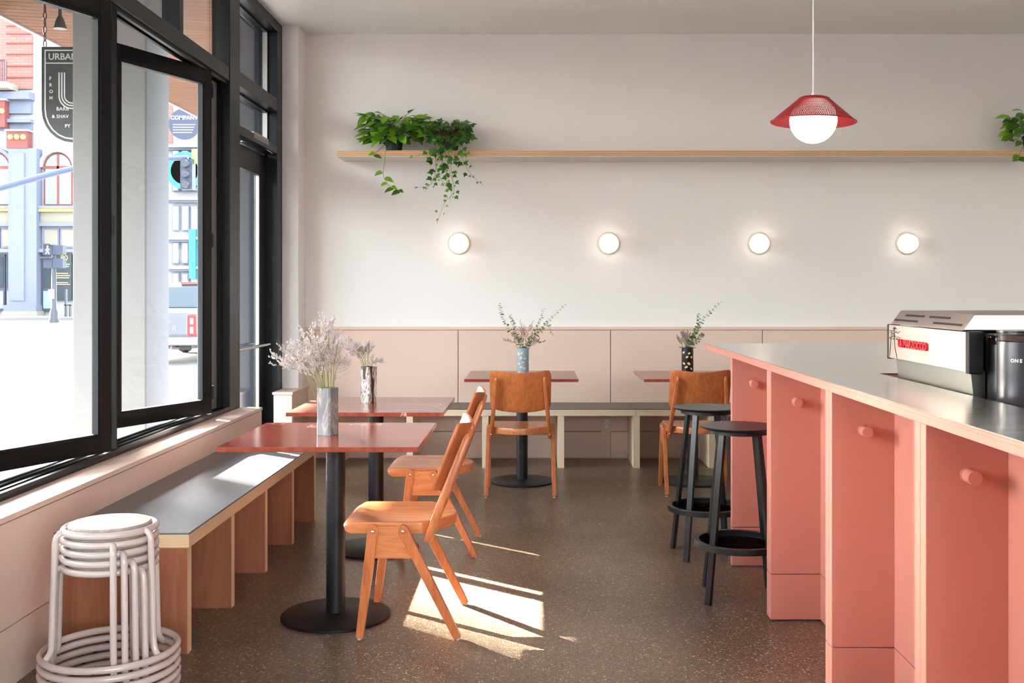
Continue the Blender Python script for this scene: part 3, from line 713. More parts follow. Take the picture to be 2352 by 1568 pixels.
# ------------------------------------------------------------------ counter
FX, BXD, CH_ = 0.937, 1.14, 1.0306         # front plane, bay back panel, worktop height
edges = [5.04, 4.215, 3.355, 2.555, 1.745, 0.935]
clab = ('far end salmon counter cabinet bay behind the tucked bar stool', 'salmon counter cabinet bay just past the tucked bar stool', 'salmon counter cabinet bay opposite the espresso machine', 'salmon counter cabinet bay opposite the coffee grinders', 'salmon counter cabinet bay past the grinders')
for i, (yf, yn) in enumerate(zip(edges, edges[1:])):
    t = thing('counter_cabinet', clab[i], 'cabinet', (1.2, yn, 0), 0, 'salmon counter cabinets')
    w = yf - yn; B = 0.036; x0 = FX + 0.004 - 1.2; xb = BXD - 1.2
    for nm, y0, y1 in (('near', 0.0008, B), ('far', w - B, w - 0.0008)):
        s_ = G().box(x0, xb + 0.02, y0, y1, 0.189, 0.9988).build('side_panel', 'salmon', t, bevel=0.0012, seg=1)
        G().box(x0, xb + 0.02, y0, y1, 0.006, 0.186).build('plinth_panel', 'salmon', t, bevel=0.0012, seg=1)
    G().box(xb, xb + 0.02, B, w - B, 0.189, 0.9988).build('back_panel', 'salmon', t, smooth=0)
    G().box(xb, xb + 0.02, B, w - B, 0.006, 0.186).build('plinth_panel', 'salmon', t, smooth=0)
    G().box(x0, x0 + 0.02, B, w - B, 0.9995, 1.0178).box(x0, x0 + 0.02, 0.0008, B, 0.9995, 1.0178).box(x0, x0 + 0.02, w - B, w - 0.0008, 0.9995, 1.0178).build('apron', 'salmon', t, smooth=0)
    G().box(xb + 0.02, xb + (0.06 if i >= 1 else 0.6), 0.001, w - 0.001, 0.0, 0.88).build('body', 'salmon', t, smooth=0)
    # coat peg on the panel that closes the far side of the bay
    py = w - B
    pg = G().lathe([(0.0175, -0.050), (0.0175, -0.012), (0.0125, -0.010), (0.0125, -0.006), (0.0175, -0.004), (0.0175, 0.0)], 28, (1.04 - 1.2, py, 0.878), 'y').build('coat_peg', 'salmon', t, bevel=0.001)
wt = thing('countertop', 'brushed steel countertop with salmon plywood edge', 'countertop', (1.2, 4.0, 0))
def wpoly(i):   # L-shaped top, open where the machine sits lower
    return [(FX + i - 1.2, -3.1 + i), (1.21 - 1.2, -3.1 + i), (1.21 - 1.2, -0.32), (2.0, -0.32), (2.0, 1.77 - i), (FX + i - 1.2, 1.77 - i)]
G().prism(wpoly(0.0), 1.0185, 1.0275).build('edge_board', 'salmon', wt, bevel=0.001, seg=1)
G().prism(wpoly(0.0035), 1.0275, 1.0306).build('steel_sheet', 'steel_top', wt, smooth=0)
G().box(FX + 0.004 - 1.2, FX + 0.024 - 1.2, 1.041, 1.768, 0.9995, 1.0183).build('apron', 'salmon', wt, smooth=0)
G().box(FX + 0.3 - 1.2, 2.0, 1.75, 1.768, 0.9995, 1.0183).build('apron', 'salmon', wt, smooth=0)
cb_ = thing('island_cabinet', 'plain salmon cabinet under the wide end of the steel countertop', 'cabinet', (2.4, 4.3, 0))
G().box(1.745 - 2.4, 0.8, 3.685 - 4.3, 0.735, 0.0, 1.0178).build('body', 'salmon', cb_, bevel=0.002)
G().box(1.2035 - 2.4, 1.2095 - 2.4, 0.92 - 4.3, 3.678 - 4.3, 0.885, 1.0178).build('splash_back', 'salmon', cb_, smooth=0)
G().box(1.2035 - 2.4, 0.8, 3.6785 - 4.3, 3.6845 - 4.3, 0.885, 1.0178).build('recess_side', 'salmon', cb_, smooth=0)
lw = thing('work_counter', 'lower salmon work counter carrying the espresso machine and grinders', 'counter', (1.6, 2.3, 0))
G().box(1.212 - 1.6, 0.42, -1.4, 1.368, 0.882, 0.903).build('work_top', 'salmon', lw, bevel=0.001, seg=1)
G().box(1.225 - 1.6, 0.40, -1.38, 1.36, 0.0, 0.882).build('carcass', 'salmon', lw, smooth=0)

# ------------------------------------------------------------------ espresso machine
em = thing('espresso_machine', 'stainless steel espresso machine with red lettering on its back panel', 'espresso machine', (1.24, 3.26, 0.903))
def eb(x0, x1, y0, y1, z0, z1): return G().box(x0 - 1.24, x1 - 1.24, y0 - 3.26, y1 - 3.26, z0 - 0.903, z1 - 0.903)
eb(1.26, 1.66, 3.03, 3.55, 0.945, 1.20).build('body', 'machine_black', em, bevel=0.004)
eb(1.212, 1.222, 2.945, 3.585, 1.0925, 1.205).build('back_panel', 'steel_machine', em, bevel=0.001)
for y0, y1 in ((2.918, 2.945), (3.585, 3.602)): eb(1.211, 1.252, y0, y1, 1.088, 1.207).build('end_cap', 'machine_black', em, bevel=0.003)
G().prism([(-0.012, 0.192), (0.03, 0.192), (0.03, 0.03), (0.006, 0.03)], -0.31, 0.30, 'y').build('lower_panel', 'steel_dark', em, bevel=0.001)
tc = G().prism([(-0.022, 0.304), (0.013, 0.351), (0.41, 0.351), (0.51, 0.304)], -0.275, 0.325, 'y').build('top_cover', 'steel_machine', em, bevel=0.003)
for (ya, yb_, h) in ((3.50, 3.335, 1.239), (3.573, 3.361, 1.222), (3.29, 3.127, 1.239), (3.225, 3.01, 1.222)):
    xx = 1.218 + (h - 1.207) * (0.035 / 0.047)
    a = Vector((xx - 1.24 - 0.0005, ya - 3.26, h - 0.903)); c = Vector((xx - 1.24 - 0.0005, yb_ - 3.26, h - 0.903))
    G().bar(a, c, 0.0032, 0.0068, (0.6, 0, 0.8)).build('vent_slot', 'plastic_dark', tc, smooth=0)
for y in (-0.215, 0.27):
    for x in (0.05, 0.36): G().lathe([(0.02, 0), (0.02, 0.05)], 16, (x, y, 0)).build('foot', 'machine_black', em)
lt = text_mesh('LA MARZOCCO', 0.0345, 0.0035, 'logo_red', 1.02, 0.0012)
# lettering runs along the back panel, reading towards the camera end
lo = link('lettering', lt, em); lo.rotation_euler = (R(90), 0, R(-90)); lo.location = (1.2085 - 1.24, 3.478 - 3.26, 1.136 - 0.903)
lb = max(v_.co.x for v_ in lt.vertices); lo.scale = (0.252 / lb, 1.0, 1.0)
g = G(); rt = random.Random(3)
def ep(y, z): return (1.2112 - 1.24, y - 3.26, z - 0.903)
g.tube([ep(3.50, 1.094), ep(3.522, 1.13), ep(3.528, 1.165), ep(3.525, 1.20)], 0.0009, 5)
g.tube([ep(3.575, 1.10), ep(3.565, 1.14), ep(3.560, 1.17)], 0.0008, 5)
for z, l0 in ((1.157, 0.05), (1.163, 0.06), (1.17, 0.03), (1.179, 0.04), (1.187, 0.05), (1.194, 0.03)):
    for q in range(7):
        y = 3.527 + rt.uniform(-1, 1) * l0; y = min(3.58, y); z2 = z + rt.uniform(-0.004, 0.004); w_ = rt.uniform(0.004, 0.012)
        g.tube([ep(min(3.584, y + w_), z2 - 0.001), ep(y, z2 + 0.0015), ep(y - w_, z2 - 0.001)], 0.0008, 4)
tr = g.build('engraved_tree', 'engraving', em)

# coffee grinders beside the machine
def grinder(loc, r, hb, label, letters):
    t = thing('coffee_grinder', label, 'coffee grinder', loc, 0, 'coffee grinders')
    G().box(-r * 0.9, r * 1.2, -r * 0.9, r * 0.9, 0, 0.03).build('base', 'machine_black', t, bevel=0.006)
    bd = G().lathe([(r * 0.9, 0.03), (r, 0.045), (r, hb - 0.03), (r * 0.97, hb - 0.02)], 48).build('body', 'grinder_grey', t)
    G().lathe([(r * 0.99, hb - 0.02), (r * 1.01, hb - 0.015), (r * 1.01, hb + 0.003), (r * 0.98, hb + 0.006)], 48).build('hopper', 'hopper_clear', t)
    G().lathe([(0.001, hb - 0.018), (r * 0.93, hb - 0.018), (r * 0.93, hb - 0.004), (0.001, hb - 0.001)], 32).build('beans', 'beans', t)
    G().lathe([(r * 1.02, hb + 0.004), (r * 1.02, hb + 0.009), (0.001, hb + 0.011)], 48).build('lid', 'machine_black', t)
    if letters:
        bmj = bmesh.new()
        for i, ch in enumerate(letters):
            me = text_mesh(ch, 0.0125, 0.0003, 'logo_white', 1, 0.0004, 'CENTER'); an = R(-141 + 8.6 * i)
            M = Matrix.Translation((r * 1.004 * math.cos(an), r * 1.004 * math.sin(an), hb - 0.073)) @ Matrix.Rotation(an + R(90), 4, 'Z') @ Matrix.Rotation(R(90), 4, 'X')
            me.transform(M); bmj.from_mesh(me)
        me = bpy.data.meshes.new('lettering'); bmj.to_mesh(me); bmj.free(); me.materials.append(MATS['logo_white']); link('lettering', me, bd)
    return t
grinder((1.313, 2.80, 0.903), 0.071, 0.303, 'dark grey coffee grinder with white lettering and clear hopper', 'ONELLI')
grinder((1.335, 2.945, 0.903), 0.06, 0.288, 'smaller dark coffee grinder half hidden behind the lettered one', '')

# ------------------------------------------------------------------ vases
def prism_vase(loc, s, h, rz, m, label):
    t = thing('vase', label, 'vase', loc, rz); k = s / 2; j = [(0.002, -0.001), (-0.001, 0.002), (0.001, 0.001), (-0.002, 0.0)]
    ch = s * 0.10; base = [(-k + ch, -k), (k - ch, -k), (k, -k + ch), (k, k - ch), (k - ch, k), (-k + ch, k), (-k, k - ch), (-k, -k + ch)]
    g = G(); lv = [(1.0, 0.0), (1.01, 0.03), (0.985, h * 0.5), (1.0, h)]; vs, fs = [], []
    for f_, z in lv: vs += [(x * f_, y * f_, z) for x, y in base]
    vs += [(x * 0.88, y * 0.88, h) for x, y in base] + [(x * 0.88, y * 0.88, 0.01) for x, y in base]
    for q in range(5):
        for i in range(8): fs.append((q * 8 + i, q * 8 + (i + 1) % 8, q * 8 + 8 + (i + 1) % 8, q * 8 + 8 + i))
    fs += [tuple(range(8))[::-1], tuple(range(40, 48))]
    g.add(vs, fs).build('body', m, t, smooth=20); return t
TZ = 0.7405
prism_vase((-0.839, 4.22, TZ), 0.066, 0.190, R(-25), 'swirl_grey', 'pale grey swirled square vase holding a wide dried bouquet')
prism_vase((-0.867, 5.435, TZ), 0.064, 0.187, R(-36), 'swirl_dark', 'dark brown and white swirled square vase')
def dot_vase(loc, r, h, m, dm, label, rim):
    t = thing('vase', label, 'vase', loc, 0); bd = G().lathe([(r * 0.96, 0), (r, 0.006), (r, h), (r * 0.86, h), (r * 0.86, 0.012), (0.001, 0.012)], 40).build('body', m, t)
    if rim: G().lathe([(r * 1.45, h), (r * 1.45, h + 0.003), (r * 0.8, h + 0.003)], 32).build('rim_disc', m, t)
    rr_ = random.Random(5 if rim else 9)
    spots = [(R(-90 + 40 * i + 24 * (j % 2) + rr_.uniform(-10, 10)), 0.022 + j * 0.034 + rr_.uniform(-0.007, 0.007)) for j in range(5) for i in range(0, 9, 2 if (j % 2) else 2)]
    for a, z in spots:
        ea, eb_ = rr_.uniform(0.009, 0.013), rr_.uniform(0.006, 0.009); tl = rr_.uniform(-0.7, 0.7); vs = []
        for q in range(12):
            th = 2 * math.pi * q / 12; du, dz = ea * math.cos(th), eb_ * math.sin(th); du, dz = du * math.cos(tl) - dz * math.sin(tl), du * math.sin(tl) + dz * math.cos(tl)
            vs.append(((r + 0.0007) * math.cos(a + du / r), (r + 0.0007) * math.sin(a + du / r), min(h - 0.002, z + dz)))
        vs.append(((r + 0.0009) * math.cos(a), (r + 0.0009) * math.sin(a), z))
        G().add(vs, [(12, q, (q + 1) % 12) for q in range(12)]).build('spot', dm, bd, smooth=0)
    return t
dot_vase((-0.086, 7.13, TZ), 0.040, 0.190, 'vase_blue', 'dot_peach', 'blue grey cylinder vase with peach spots', False)
dot_vase((1.037, 7.13, TZ), 0.040, 0.192, 'vase_black', 'dot_cream', 'black cylinder vase with cream spots', True)

# ------------------------------------------------------------------ bouquets
def floret(g, p, d, s):                 # small bud: a stretched octahedron
    d = d.normalized(); u = d.orthogonal().normalized(); w = d.cross(u)
    vs = [p, p + d * s] + [p + d * s * 0.55 + (u * math.cos(a) + w * math.sin(a)) * s * 0.27 for a in (0, 1.57, 3.14, 4.71)]
    g.add(vs, [(0, 2, 3), (0, 3, 4), (0, 4, 5), (0, 5, 2), (1, 3, 2), (1, 4, 3), (1, 5, 4), (1, 2, 5)])
def sprig(par, base, mid, tip, rg, stem_m, fl_m, dens=1.0, start=0.42, spread=0.055, fs_=0.0105):
    path = bez([base, mid, tip], 16); st, fl = G(), G(); n = len(path)
    st.tube(path, [0.0017 - 0.0011 * i / (n - 1) for i in range(n)], 4)
    Lg = sum((b_ - a_).length for a_, b_ in zip(path, path[1:]))
    for q in range(int(20 * dens)):
        tt = start + (1 - start) * (q + rg.random()) / (20 * dens); i = min(n - 2, int(tt * (n - 1))); p = path[i].lerp(path[i + 1], tt * (n - 1) - i)
        d = (path[i + 1] - path[i]).normalized()
        side = Vector((rg.uniform(-1, 1), rg.uniform(-1, 1), rg.uniform(-0.3, 0.8)))
        e = p + (d * rg.uniform(0.4, 0.9) + side.normalized()) * spread * rg.uniform(0.5, 1.05) * (1.25 - 0.75 * tt)
        c = p.lerp(e, 0.5) + Vector((0, 0, -0.004)); bp = bez([p, c, e], 6); st.tube(bp, 0.0006, 3, cap=False)
        for k_ in range(2, len(bp)):
            for z_ in range(2):
                dd = (bp[k_] - bp[k_ - 1]).normalized() + Vector((rg.uniform(-1, 1), rg.uniform(-1, 1), rg.uniform(-0.2, 1))) * 0.9
                floret(fl, bp[k_], dd, fs_ * rg.uniform(0.7, 1.2))
    s_ = st.build('stem', stem_m, par); f_ = fl.build('florets', fl_m, s_, smooth=0); f_['kind'] = 'stuff'
def euc(par, pts, rg, size):
    path = bez(pts, 26); st, lf = G(), G(); n = len(path)
    st.tube(path, [0.0016 - 0.001 * i / (n - 1) for i in range(n)], 5)
    for i in range(3, n):
        for s in (0, 1):
            d = (path[i] - path[i - 1]).normalized(); a = i * 1.57 + s * math.pi + rg.uniform(-0.3, 0.3); u = d.orthogonal().normalized(); w = d.cross(u)
            out = (u * math.cos(a) + w * math.sin(a) + d * 0.35).normalized(); nr = (d * 0.8 + Vector((rg.uniform(-0.6, 0.6), rg.uniform(-0.6, 0.6), rg.uniform(-0.4, 0.4)))).normalized()
            sd = out.cross(nr).normalized(); r_ = size * (1.15 - 0.6 * i / n) * rg.uniform(0.8, 1.15); p0 = path[i] + out * 0.003
            vs = [p0 + out * (r_ * (1 + math.cos(t_))) + sd * (r_ * 0.95 * math.sin(t_)) for t_ in [math.pi - 2 * math.pi * k_ / 8 for k_ in range(8)]]
            vs.append(p0 + out * r_ - nr.cross(Vector((0, 0, 0))) + Vector((0, 0, -0.001)))
            lf.add(vs, [(8, k_, (k_ + 1) % 8) for k_ in range(8)])
    s_ = st.build('branch', 'dry_stem', par); l_ = lf.build('leaves', 'eucalyptus_leaf', s_, smooth=0); l_['kind'] = 'stuff'
def bouquet(name, loc, label, mouth, Y):
    t = thing(name, label, 'bouquet', loc); o = Vector(loc)
    def w(px, py, dy=0.0): return at(px, py, Y + dy) - o
    return t, w
rg = random.Random(21)
t, w = bouquet('dried_bouquet', (-0.839, 4.22, TZ + 0.02), 'wide bouquet of dried pale mauve flowers in the pale grey vase', 0, 4.22)
for (px, py, dy) in ((636, 818, 0.05), (655, 800, -0.10), (640, 838, -0.04), (678, 792, 0.10), (690, 778, -0.06), (705, 766, 0.05), (722, 758, 0.0), (700, 815, -0.14), (740, 770, 0.12), (748, 728, 0.03), (756, 742, -0.04), (768, 768, 0.06), (776, 790, -0.08), (712, 800, 0.16), (730, 790, -0.16), (668, 828, 0.14), (786, 826, 0.05)):
    b0 = Vector((rg.uniform(-0.022, 0.022), rg.uniform(-0.022, 0.022), 0.0)); tip = w(px, py, dy)
    md_ = Vector((tip.x * 0.38 + b0.x * 0.5, tip.y * 0.35, 0.17 + (tip.z - 0.17) * 0.40))
    sprig(t, b0, md_, tip, rg, 'dry_stem', 'floret', 1.0, 0.46, 0.062, 0.0125)
t, w = bouquet('dried_bouquet', (-0.867, 5.435, TZ + 0.02), 'small bouquet of dried pale mauve flowers in the dark swirled vase', 0, 5.435)
for (px, py, dy) in ((778, 784, 0.0), (790, 778, 0.05), (800, 800, -0.05), (812, 792, 0.03), (824, 798, -0.02), (838, 790, 0.05), (846, 798, 0.0), (866, 830, 0.02), (806, 812, 0.08)):
    b0 = Vector((rg.uniform(-0.02, 0.02), rg.uniform(-0.02, 0.02), 0.0)); tip = w(px, py, dy)
    md_ = Vector((tip.x * 0.35, tip.y * 0.35, 0.165 + max(0.01, tip.z - 0.165) * 0.45))
    sprig(t, b0, md_, tip, rg, 'dry_stem', 'floret', 0.7, 0.5, 0.05, 0.0125)
t, w = bouquet('eucalyptus_bouquet', (-0.086, 7.13, TZ + 0.02), 'eucalyptus branches with dried flowers in the blue spotted vase', 0, 7.13)
for pts in (((1196, 800), (1172, 760), (1155, 728), (1147, 698)), ((1200, 800), (1186, 765), (1178, 742), (1171, 722)), ((1206, 800), (1226, 766), (1240, 740), (1248, 710)), ((1208, 800), (1232, 770), (1262, 735), (1297, 699)), ((1208, 800), (1240, 760), (1258, 745), (1269, 770))):
    dy = rg.uniform(-0.06, 0.06); euc(t, [Vector((rg.uniform(-0.02, 0.02), 0, 0.0))] + [w(a, b_, dy * i / 3) for i, (a, b_) in enumerate(pts)], rg, 0.0115)
for (px, py, dy) in ((1165, 780, 0.0), (1180, 765, 0.05), (1196, 748, -0.05), (1205, 755, 0.04), (1218, 745, 0.0), (1235, 780, -0.05), (1246, 784, 0.04), (1225, 768, 0.05), (1186, 772, -0.06)):
    tip = w(px, py, dy); sprig(t, Vector((rg.uniform(-0.02, 0.02), rg.uniform(-0.02, 0.02), 0)), Vector((tip.x * 0.4, tip.y * 0.4, 0.165 + (tip.z - 0.165) * 0.35)), tip, rg, 'dry_stem_brown', 'floret_mauve', 0.55, 0.5, 0.05, 0.008)
t, w = bouquet('eucalyptus_bouquet', (1.037, 7.13, TZ + 0.02), 'leaning eucalyptus branch with dried flowers in the black spotted vase', 0, 7.13)
for pts in (((1583, 798), (1598, 765), (1618, 730), (1657, 693)), ((1582, 798), (1592, 770), (1603, 745), (1605, 722)), ((1584, 798), (1600, 785), (1610, 772), (1614, 768)), ((1580, 798), (1590, 780), (1596, 765), (1606, 750))):
    dy = rg.uniform(-0.05, 0.05); euc(t, [Vector((rg.uniform(-0.02, 0.02), 0, 0.0))] + [w(a, b_, dy * i / 3) for i, (a, b_) in enumerate(pts)], rg, 0.0125)
for (px, py, dy) in ((1556, 778, 0.0), (1566, 762, 0.04), (1572, 768, -0.03), (1580, 770, 0.02)):
    tip = w(px, py, dy); sprig(t, Vector((rg.uniform(-0.02, 0.02), rg.uniform(-0.02, 0.02), 0)), Vector((tip.x * 0.5, tip.y * 0.4, 0.165 + (tip.z - 0.165) * 0.35)), tip, rg, 'dry_stem_brown', 'floret_mauve', 0.8, 0.5, 0.04)

# ------------------------------------------------------------------ shelf plants
def heart_leaf(L_, W_, m):
    ts = (0.0, 0.10, 0.30, 0.55, 0.80, 1.0); ws = (0.20, 0.42, 0.50, 0.42, 0.20, 0.0); vs = []; fs = []
    for t_, w_ in zip(ts, ws):
        z = -0.22 * L_ * t_ * t_
        vs += [(0, t_ * L_, z), (-w_ * W_, t_ * L_ - (0.07 * L_ if t_ == 0 else 0), z + 0.22 * w_ * W_), (w_ * W_, t_ * L_ - (0.07 * L_ if t_ == 0 else 0), z + 0.22 * w_ * W_)]
    for i in range(5):
        a, c = i * 3, i * 3 + 3
        fs += [(a, a + 1, c + 1, c), (a, c, c + 2, a + 2)]
    g = G().add(vs, fs); me = bpy.data.meshes.new('leaf'); me.from_pydata(g.v, [], g.f); me.materials.append(MATS[m]); me.polygons.foreach_set('use_smooth', [True] * len(fs)); return me
def ivy_leaf(S, m):
    out = [(-90, 0.30), (-128, 0.62), (-152, 0.46), (170, 0.82), (140, 0.50), (112, 0.62), (90, 1.05), (68, 0.62), (40, 0.50), (10, 0.82), (-28, 0.46), (-52, 0.62)]
    vs = [(0, 0.35 * S, 0.0)] + [(r_ * S * 0.62 * math.cos(R(a)), 0.35 * S + r_ * S * 0.62 * math.sin(R(a)), -0.10 * S * r_ * r_) for a, r_ in out]
    n = len(out); me = bpy.data.meshes.new('leaf'); me.from_pydata(vs, [], [(0, 1 + (i + 1) % n, 1 + i) for i in range(n)]); me.materials.append(MATS[m]); return me
def put_leaf(par, me, p, d, nrm, s):
    d = d.normalized(); x = d.cross(nrm); x = x.normalized() if x.length > 1e-3 else d.orthogonal().normalized(); z = x.cross(d)
    o = link('leaf', me, par); M = Matrix((x, d, z)).transposed().to_4x4(); M.translation = p; o.matrix_local = M @ Matrix.Scale(s, 4); return o
def pot(par, r, h):
    G().lathe([(r * 0.78, 0.0), (r * 0.97, h - 0.015), (r * 1.05, h - 0.015), (r * 1.05, h), (r * 0.93, h), (r * 0.90, h - 0.02), (r * 0.74, 0.01), (0.001, 0.01)], 32).build('pot', 'pot_green', par)
    G().lathe([(r * 0.90, h - 0.022), (0.001, h - 0.016)], 24).build('soil', 'soil', par)
def pothos(loc, label, n, rx, rz, seed, lm, vines, bias=0.0):
    rg = random.Random(seed); t = thing('pothos_plant', label, 'potted plant', loc); r, h = 0.075, 0.125; pot(t, r, h); o = Vector(loc)
    st = G()
    for i in range(n):
        a = rg.uniform(0, 2 * math.pi); u = rg.uniform(0.25, 1) ** 0.6; el = rg.uniform(-0.35, 1.0)
        dirx, diry = math.cos(a), math.sin(a) * 0.55
        e = Vector((dirx * rx * u + bias, diry * rx * u, h + 0.02 + rz * (max(el, -0.6)) * (1.15 - 0.5 * u)))
        e.y = min(e.y, 0.06)
        if e.z < 0.03 and abs(e.x) < 0.09 and abs(e.y) < 0.09: e.z = h
        e.z = max(e.z, 0.02)
        b0 = Vector((dirx * 0.05 * rg.random(), diry * 0.05 * rg.random(), h - 0.02))
        md_ = b0.lerp(e, 0.5) + Vector((0, 0, 0.05 + 0.02 * rg.random()))
        st.tube(bez([b0, md_, e], 8), 0.0016, 4, cap=False)
        d = Vector((dirx + rg.uniform(-0.5, 0.5), (diry if e.y < 0.02 else -0.2) + rg.uniform(-0.6, 0.2), rg.uniform(-0.75, 0.45)))
        put_leaf(t, lm[rg.randrange(len(lm))], e, d, Vector((rg.uniform(-0.4, 0.4), -0.6 + rg.uniform(-0.4, 0.4), 1)), rg.uniform(0.7, 1.15))
    st.build('stems', 'green_stem', t, smooth=60)['kind'] = 'stuff'
    for pts, nl in vines:
        path = bez([Vector((0, 0, h - 0.01))] + [Vector(p) - o for p in pts], 40); vn = G().tube(path, 0.0019, 5).build('vine', 'green_stem', t, smooth=60)
        k0 = int(len(path) * 0.45)
        for q in range(nl):
            i = min(len(path) - 2, k0 + int((len(path) - k0 - 1) * (q + 0.6) / nl)); s = 1 if q % 2 else -1
            d = Vector((s * 0.9, -0.5, -0.35)); put_leaf(vn, lm[q % len(lm)], path[i] + Vector((s * 0.008, -0.004, 0)), d, Vector((0, -0.7, 0.7)), rg.uniform(0.55, 0.8))
    return t
def ivy(loc, label, n, seed, vines):
    rg = random.Random(seed); t = thing('ivy_plant', label, 'potted plant', loc); r, h = 0.082, 0.125; pot(t, r, h); o = Vector(loc)
    big = [ivy_leaf(0.068, 'ivy_leaf'), ivy_leaf(0.055, 'ivy_leaf')]; yng = [ivy_leaf(0.050, 'ivy_young'), ivy_leaf(0.038, 'ivy_young')]
    st = G()
    for i in range(n):
        a = rg.uniform(0, 2 * math.pi); u = rg.uniform(0.15, 1) ** 0.6; el = rg.uniform(-0.55, 1.0)
        dirx, diry = math.cos(a), math.sin(a) * 0.6
        e = Vector((dirx * 0.165 * u, diry * 0.165 * u, h + 0.02 + 0.115 * el * (1.2 - 0.5 * u)))
        if e.z < 0.12 and e.y > -0.1 and abs(e.x) < 0.1: e.y = -0.10 - 0.03 * rg.random()
        e.y = min(e.y, 0.12); e.z = max(e.z, 0.02)
        b0 = Vector((dirx * 0.04, diry * 0.04, h - 0.02)); md_ = b0.lerp(e, 0.5) + Vector((0, 0, 0.045))
        st.tube(bez([b0, md_, e], 7), 0.0013, 4, cap=False)
        nrm = Vector((dirx * 0.6 + rg.uniform(-0.5, 0.5), -0.9 + rg.uniform(-0.3, 0.3), 0.7 + rg.uniform(-0.5, 0.5)))
        put_leaf(t, big[i % 2] if rg.random() < 0.88 else yng[0], e, Vector((dirx + rg.uniform(-0.8, 0.8), diry - 0.2, rg.uniform(-1.0, 0.4))), nrm, rg.uniform(0.75, 1.2))
    st.build('stems', 'vine_stem', t, smooth=60)['kind'] = 'stuff'
    for pts, nl in vines:
        path = bez([Vector((0, -0.02, h - 0.015)), Vector((Vector(pts[0]).x * 0.6 + o.x * 0.4, o.y - 0.10, o.z + h + 0.02)) - o] + [Vector(p) - o for p in pts], 44)
        vn = G().tube(path, [0.0018 - 0.0009 * i / (len(path) - 1) for i in range(len(path))], 5).build('vine', 'vine_stem', t, smooth=60)
        k0 = int(len(path) * 0.33)
        for q in range(nl):
            i = min(len(path) - 2, k0 + int((len(path) - k0 - 1) * (q + rg.random()) / nl)); s = 1 if q % 2 else -1; old = 1.0 - 0.45 * q / nl
            off = Vector((s * rg.uniform(0.006, 0.03), -0.006, rg.uniform(-0.012, 0.012)))
            put_leaf(vn, (big if q < nl * 0.55 else yng)[q % 2], path[i] + off, Vector((s * rg.uniform(0.2, 1), -0.3, rg.uniform(-1, 0.1))), Vector((rg.uniform(-0.4, 0.4), -1, 0.35)), old * rg.uniform(0.75, 1.1))
    return t
SHZ = 2.342 + 0.047
pm = [heart_leaf(0.092, 0.07, 'pothos_leaf'), heart_leaf(0.105, 0.062, 'pothos_leaf'), heart_leaf(0.078, 0.062, 'pothos_leaf')]
V = lambda L_, y=7.93: [at(a, b_, y) for a, b_ in L_]
pothos((at(905, 350, 8.09).x, 8.09, SHZ), 'bright green pothos in a dark pot at the end of the shelf', 170, 0.235, 0.20, 11, pm, [(V([(886, 348), (884, 372), (880, 400), (892, 424), (908, 434), (926, 442)]), 7), (V([(868, 346), (862, 352), (858, 360)], 7.95), 2)])
ivy((at(1032, 350, 8.10).x, 8.10, SHZ), 'dark green ivy with long trailing vines hanging off the shelf', 190, 4, [
    (V([(1010, 345), (1002, 385), (996, 410), (982, 428), (958, 430)]), 13), (V([(1030, 345), (1038, 400), (1042, 440), (1022, 465), (1003, 514)]), 17), (V([(1058, 345), (1066, 375), (1084, 402), (1110, 426)]), 11),
    (V([(1000, 345), (1003, 388), (1018, 418), (1044, 434)]), 11), (V([(1022, 345), (1032, 390), (1040, 425), (1032, 464)]), 13), (V([(1000, 340), (978, 352), (940, 363)]), 5), (V([(1046, 345), (1040, 372), (1012, 400), (975, 440)]), 9), (V([(1064, 342), (1070, 362), (1064, 380)]), 7), (V([(1012, 345), (1016, 368), (1008, 392)]), 7)])
pothos((at(2372, 345, 8.08).x, 8.08, SHZ), 'glossy pothos in a dark pot above the espresso machine end of the shelf', 75, 0.19, 0.20, 5, pm, [(V([(2345, 345), (2340, 362), (2336, 366)], 7.94), 4)])

# ------------------------------------------------------------------ outside: pavement, street
GZ = -0.12
sw = G().box(-6.2, -2.05, -8, 40, GZ - 0.2, GZ - 0.02).build('sidewalk', 'concrete'); struct(sw, 'pale concrete sidewalk outside the windows', 'sidewalk')
sl = G().box(0.006, 1.374, 0.006, 1.494, -0.02, 0.0).mesh('slab', 'pavement', bevel=0.004, seg=1)
for i in range(3):
    for j in range(31): link('slab', sl, sw, (-6.2 + 1.383 * i, -8 + 1.5 * j, GZ))
struct(G().box(-6.4, -6.2, -8, 40, GZ - 0.2, GZ).build('curb', 'concrete', bevel=0.01), 'concrete curb edging the sidewalk', 'curb')
struct(G().box(-90, -6.4, -30, 58, GZ - 0.35, GZ - 0.12).box(-6.4, 40, 40, 58, GZ - 0.35, GZ - 0.12).build('street', 'asphalt', smooth=0), 'sunlit grey street with bleached asphalt', 'street')
struct(G().box(-6.2, 40, -40, -8, GZ - 0.2, GZ).box(-2.05, 40, -8, -3.7, GZ - 0.2, GZ).build('side_pavement', 'pavement', smooth=0), 'pale pavement along the side street', 'sidewalk')
struct(G().box(-90, 40, 55, 75, GZ - 0.2, GZ + 0.02).build('far_sidewalk', 'pavement', smooth=0), 'far sidewalk in front of the buildings', 'sidewalk')
